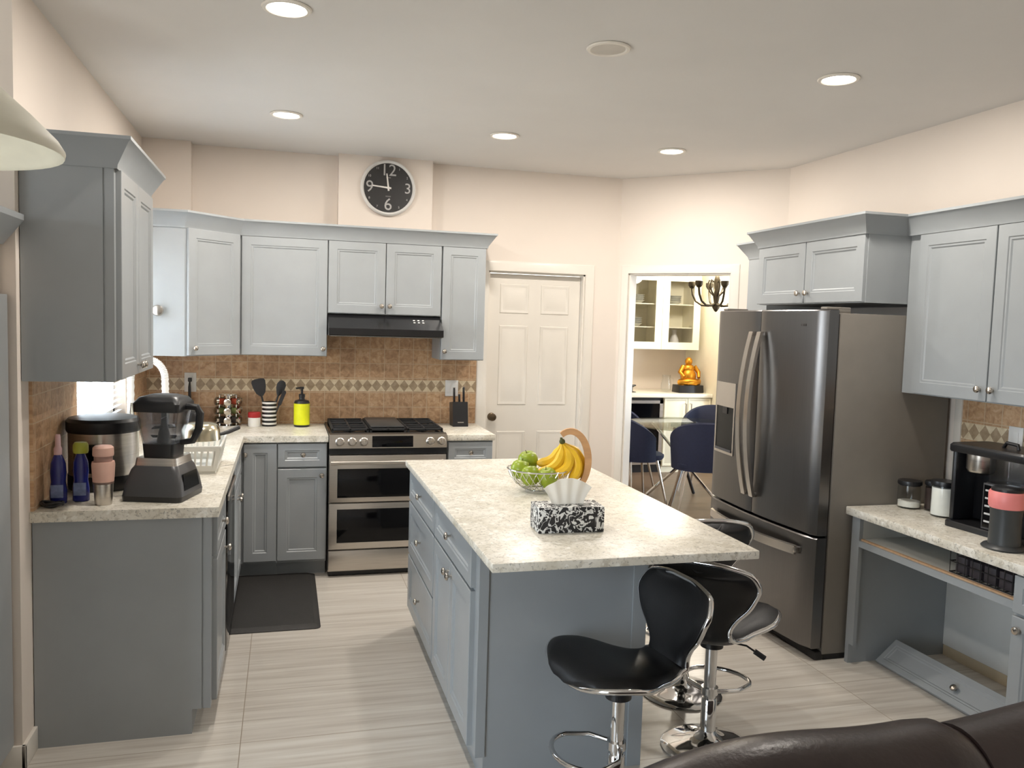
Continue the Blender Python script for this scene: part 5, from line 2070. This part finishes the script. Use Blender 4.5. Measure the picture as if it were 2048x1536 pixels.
# golden statue
t = thing('golden_statue', 'golden seated figure statue on a black plinth on the dining room counter', 'statue', (4.30, 3.62, 0.913))
mb = MB()
mb.loft([rrect(4.30, 3.62, 0.16, 0.10, 0.01, 0.913, 2), rrect(4.30, 3.62, 0.155, 0.095, 0.01, 1.0, 2)])
mb.build('plinth', BLACK, t)
GOLD = mat('gold_leaf', rgb(212, 148, 46), 0.35, 0.85, var=0.25, scale=22)
mb = MB()
sx, sy, sz = 4.30, 3.62, 1.0
mb.ball((sx, sy, sz + 0.10), (0.095, 0.075, 0.10), 16, 10)
mb.ball((sx, sy + 0.005, sz + 0.19), (0.075, 0.055, 0.06), 14, 8)
mb.ball((sx - 0.005, sy - 0.005, sz + 0.275), (0.044, 0.044, 0.052), 14, 8)
mb.tube([(sx + 0.02, sy - 0.04, sz + 0.035), (sx + 0.12, sy - 0.05, sz + 0.035), (sx + 0.05, sy - 0.085, sz + 0.03), (sx - 0.06, sy - 0.09, sz + 0.03)], [0.045, 0.04, 0.032, 0.022], 10)
mb.tube([(sx - 0.02, sy - 0.04, sz + 0.035), (sx - 0.12, sy - 0.05, sz + 0.035), (sx - 0.05, sy - 0.085, sz + 0.045), (sx + 0.05, sy - 0.09, sz + 0.05)], [0.045, 0.04, 0.032, 0.022], 10)
mb.tube([(sx - 0.07, sy, sz + 0.22), (sx - 0.12, sy - 0.02, sz + 0.15), (sx - 0.09, sy - 0.07, sz + 0.10)], [0.028, 0.025, 0.018], 10)
mb.tube([(sx + 0.07, sy, sz + 0.22), (sx + 0.12, sy - 0.02, sz + 0.15), (sx + 0.10, sy - 0.07, sz + 0.09)], [0.028, 0.025, 0.018], 10)
mb.tube([(sx - 0.005, sy - 0.005, sz + 0.22), (sx - 0.005, sy - 0.005, sz + 0.26)], 0.024, 10)
mb.build('figure', GOLD, t, 60)
t = thing('glass_pitcher', 'clear glass pitcher beside the golden statue', 'pitcher', (4.02, 3.62, 0.913))
mb = MB()
mb.lathe([(0.0, 0), (0.05, 0), (0.062, 0.03), (0.060, 0.10), (0.045, 0.16), (0.05, 0.20), (0.047, 0.20), (0.042, 0.16), (0.057, 0.10), (0.058, 0.03), (0.0, 0.006)], (4.02, 3.62, 0.913), 24, cap=False)
mb.build('jug', JARGLASS, t, 50)
mb = MB()
mb.tube([(4.07, 3.62, 1.09), (4.11, 3.62, 1.07), (4.11, 3.62, 1.0), (4.08, 3.62, 0.97)], 0.006, 8)
mb.build('handle', JARGLASS, t)
mb = MB()
mb.lathe([(0.0, 0), (0.05, 0), (0.05, 0.004), (0.012, 0.012), (0.012, 0.055), (0.05, 0.075), (0.045, 0.085), (0.0, 0.08)], (3.58, 3.60, 0.913), 20)
solo(mb, 'candle_holder', BLACK, 'small black candle holder at the left end of the dining counter', 'candle holder', None, (3.58, 3.60, 0.913))

# table
TX, TY = 3.44, 1.98
t = thing('dining_table', 'round glass dining table on crossed metal legs beyond the doorway', 'dining table', (TX, TY, 0.006))
mb = MB()
mb.lathe([(0.0, 0.738), (0.555, 0.738), (0.56, 0.744), (0.555, 0.75), (0.0, 0.75)], (TX, TY, 0), 64)
mb.build('tabletop', glassy('table_glass', (0.90, 0.92, 0.84), 0.9, 0.03), t)
for k in range(4):
    a = PI / 4 + k * PI / 2
    c, s_ = math.cos(a), math.sin(a)
    mb = MB()
    mb.tube([(TX + 0.33 * c, TY + 0.33 * s_, 0.735), (TX - 0.02 * c, TY - 0.02 * s_, 0.36), (TX - 0.36 * c, TY - 0.36 * s_, 0.018)], 0.016, 8)
    mb.build('leg', CHROME if k % 2 else BLACK, t)
mb = MB()
mb.lathe([(0.0, 0.33), (0.05, 0.33), (0.05, 0.40), (0.0, 0.40)], (TX, TY, 0), 16)
mb.build('hub', BLACK, t)

NAVY = mat('navy_fabric', rgb(26, 34, 62), 0.75, var=0.1, scale=60, bump=0.1, bscale=400)


def tub_chair(label, x, y, deg):
    """local +Y is the way the sitter faces"""
    t = thing('dining_chair', label, 'chair', (x, y, 0.006), 'navy chairs at the round table', local=True)
    mb = MB()
    mb.loft([rrect(0, 0, 0.215, 0.21, 0.12, 0.43, 6), rrect(0, 0, 0.225, 0.22, 0.12, 0.45, 6), rrect(0, 0, 0.225, 0.22, 0.12, 0.475, 6), rrect(0, 0, 0.205, 0.20, 0.12, 0.49, 6)])
    mb.build('seat', NAVY, t, 50)
    mb = MB()
    L = []
    n = 24
    for k in range(n + 1):
        a = math.radians(-180 - 18 + (216) * k / n)
        u = abs(2 * k / n - 1)
        h = 0.86 - 0.20 * u ** 2.2
        c, s_ = math.cos(a), math.sin(a)
        ri, ro = 0.222, 0.252
        zt = h
        L.append([(ri * c, ri * s_, 0.44), (ro * c, ro * s_, 0.42), (ro * 1.10 * c, ro * 1.10 * s_ - 0.03, zt - 0.012), ((ro * 1.10 - 0.015) * c, (ro * 1.10 - 0.015) * s_ - 0.03, zt),
                  ((ri * 1.10) * c, (ri * 1.10) * s_ - 0.03, zt - 0.012)])
    mb.loft(L)
    mb.build('backrest', NAVY, t, 50)
    for sx in (-1, 1):
        for sy in (-1, 1):
            mb = MB()
            mb.tube([(0.14 * sx, 0.14 * sy, 0.435), (0.22 * sx, 0.22 * sy, 0.0)], [0.014, 0.010], 8)
            mb.build('leg', NICKEL, t)
    t.rotation_euler = (0, 0, math.radians(deg - 90))
    return t


tub_chair('navy tub chair left of the glass table, side on in the doorway', 2.93, 1.96, 5)
tub_chair('navy tub chair with its back to the kitchen, half hidden by the fridge', 3.30, 1.40, 72)
tub_chair('navy tub chair beyond the glass table, only its top showing beside the fridge', 3.92, 2.42, 225)
tub_chair('navy tub chair on the far left of the table against the doorway frame', 3.10, 2.60, 305)

# chandelier
t = thing('chandelier', 'bronze chandelier with curled arms seen through the doorway above the fridge line', 'chandelier', (4.05, 2.6, ZC))
BRZ = mat('dark_bronze', rgb(62, 54, 38), 0.45, 0.6, var=0.2)
HX, HY2, HZ = 4.05, 2.60, 1.95
mb = MB()
mb.lathe([(0.0, -0.11), (0.015, -0.10), (0.04, -0.06), (0.022, -0.02), (0.035, 0.05), (0.02, 0.12), (0.03, 0.22), (0.012, 0.30), (0.0, 0.31)], (HX, HY2, HZ), 16)
mb.build('stem', BRZ, t, 60)
mb = MB()
mb.tube([(HX, HY2, HZ + 0.30), (HX, HY2, ZC - 0.02)], 0.006, 6)
mb.lathe([(0.0, -0.03), (0.05, -0.02), (0.06, -0.001), (0.0, -0.001)], (HX, HY2, ZC), 20)
mb.build('chain', BRZ, t)
for k in range(6):
    a = math.radians(198 + 60 * k)
    c, s_ = math.cos(a), math.sin(a)
    mb = MB()
    pts = [(0.02, -0.03), (0.08, -0.045), (0.15, -0.04), (0.215, 0.0), (0.25, 0.07), (0.262, 0.14)]
    mb.tube([(HX + r * c, HY2 + r * s_, HZ + z) for r, z in pts], [0.014, 0.012, 0.011, 0.011, 0.012, 0.012], 8)
    mb.tube([(HX + r * c, HY2 + r * s_, HZ + z) for r, z in ((0.04, 0.20), (0.08, 0.22), (0.10, 0.16), (0.07, 0.10), (0.03, 0.06))], 0.008, 6)
    ar = mb.build('arm', BRZ, t, 60)
    mb = MB()
    mb.lathe([(0.0, 0.135), (0.02, 0.135), (0.038, 0.165), (0.04, 0.20), (0.030, 0.205), (0.0, 0.205)], (HX + 0.262 * c, HY2 + 0.262 * s_, HZ), 14)
    mb.build('cup', BRZ, ar, 60)
pd = bpy.data.lights.new('chandelier_glow', 'POINT')
pd.energy = 90
pd.color = (1.0, 0.93, 0.80)
pd.shadow_soft_size = 0.12
po = bpy.data.objects.new('chandelier_glow', pd)
po.location = (0, 0, -0.45)
COL.objects.link(po)
po.parent = t

# ================================================================== SOFA
t = thing('sofa', 'dark brown leather sofa along the bottom right edge of the photo', 'sofa', (1.5, -3.85, 0))
SX0, SX1 = 0.02, 2.20
mb = MB()
mb.box(SX0 + 0.06, SX1 - 0.02, -4.35, -3.50, 0.09, 0.34, 0.03, 3)
mb.build('frame', SOFA_L, t)


def puff(x0, x1, y0, y1, z0, z1, rnd=0.09, M=None, k=6):
    """soft cushion block"""
    mb = MB()
    L = []
    for i in range(9):
        u = i / 8
        ins = rnd * (1 - math.sqrt(max(0, 1 - (2 * u - 1) ** 4)))
        x = x0 + (x1 - x0) * u
        row = rrect((y0 + y1) / 2, (z0 + z1) / 2, (y1 - y0) / 2 - ins, (z1 - z0) / 2 - ins, min(rnd, (y1 - y0) / 2 - ins), 0, k)
        L.append([(x, a, b_) for a, b_, _ in row])
    mb.loft(L, M=M)
    return mb


def backroll(x0, x1, z_l, z_r, round_l, name='back_cushion'):
    mb = MB()
    L = []
    for i in range(25):
        u = i / 24
        x = x0 + (x1 - x0) * u
        top = z_l + (z_r - z_l) * math.sin(min(1, u / round_l) * PI / 2) if round_l > 0 else z_r
        if u > 0.93:
            top -= 0.035 * ((u - 0.93) / 0.07) ** 2
        pr = []
        for a in range(17):
            q = a / 16
            ang_ = PI * q
            pr.append((x, -3.53 - 0.13 + 0.13 * math.cos(ang_), max(0.12, top - 0.13) + 0.13 * math.sin(ang_) * (1 - 0.1 * math.sin(u * PI * 3))))
        pr += [(x, -3.79, 0.12), (x, -3.53, 0.12)]
        L.append(pr)
    mb.loft(L)
    return mb.build(name, SOFA_L, t, 60)


backroll(SX0, 1.25, 0.60, 0.782, 0.75)
backroll(1.252, 2.18, 0.755, 0.79, 0.3)
for x0, x1 in ((0.22, 1.24), (1.245, 2.16)):
    puff(x0, x1, -4.36, -3.80, 0.345, 0.50, 0.07).build('seat_cushion', SOFA_L, t, 60)
puff(SX0 - 0.02, SX0 + 0.19, -4.38, -3.80, 0.12, 0.56, 0.10).build('armrest', SOFA_L, t, 60)
for x in (SX0 + 0.12, SX1 - 0.12):
    for y in (-4.28, -3.58):
        mb = MB()
        mb.lathe([(0.02, 0), (0.028, 0.095)], (x, y, 0), 12)
        mb.build('foot', BLACK, t)
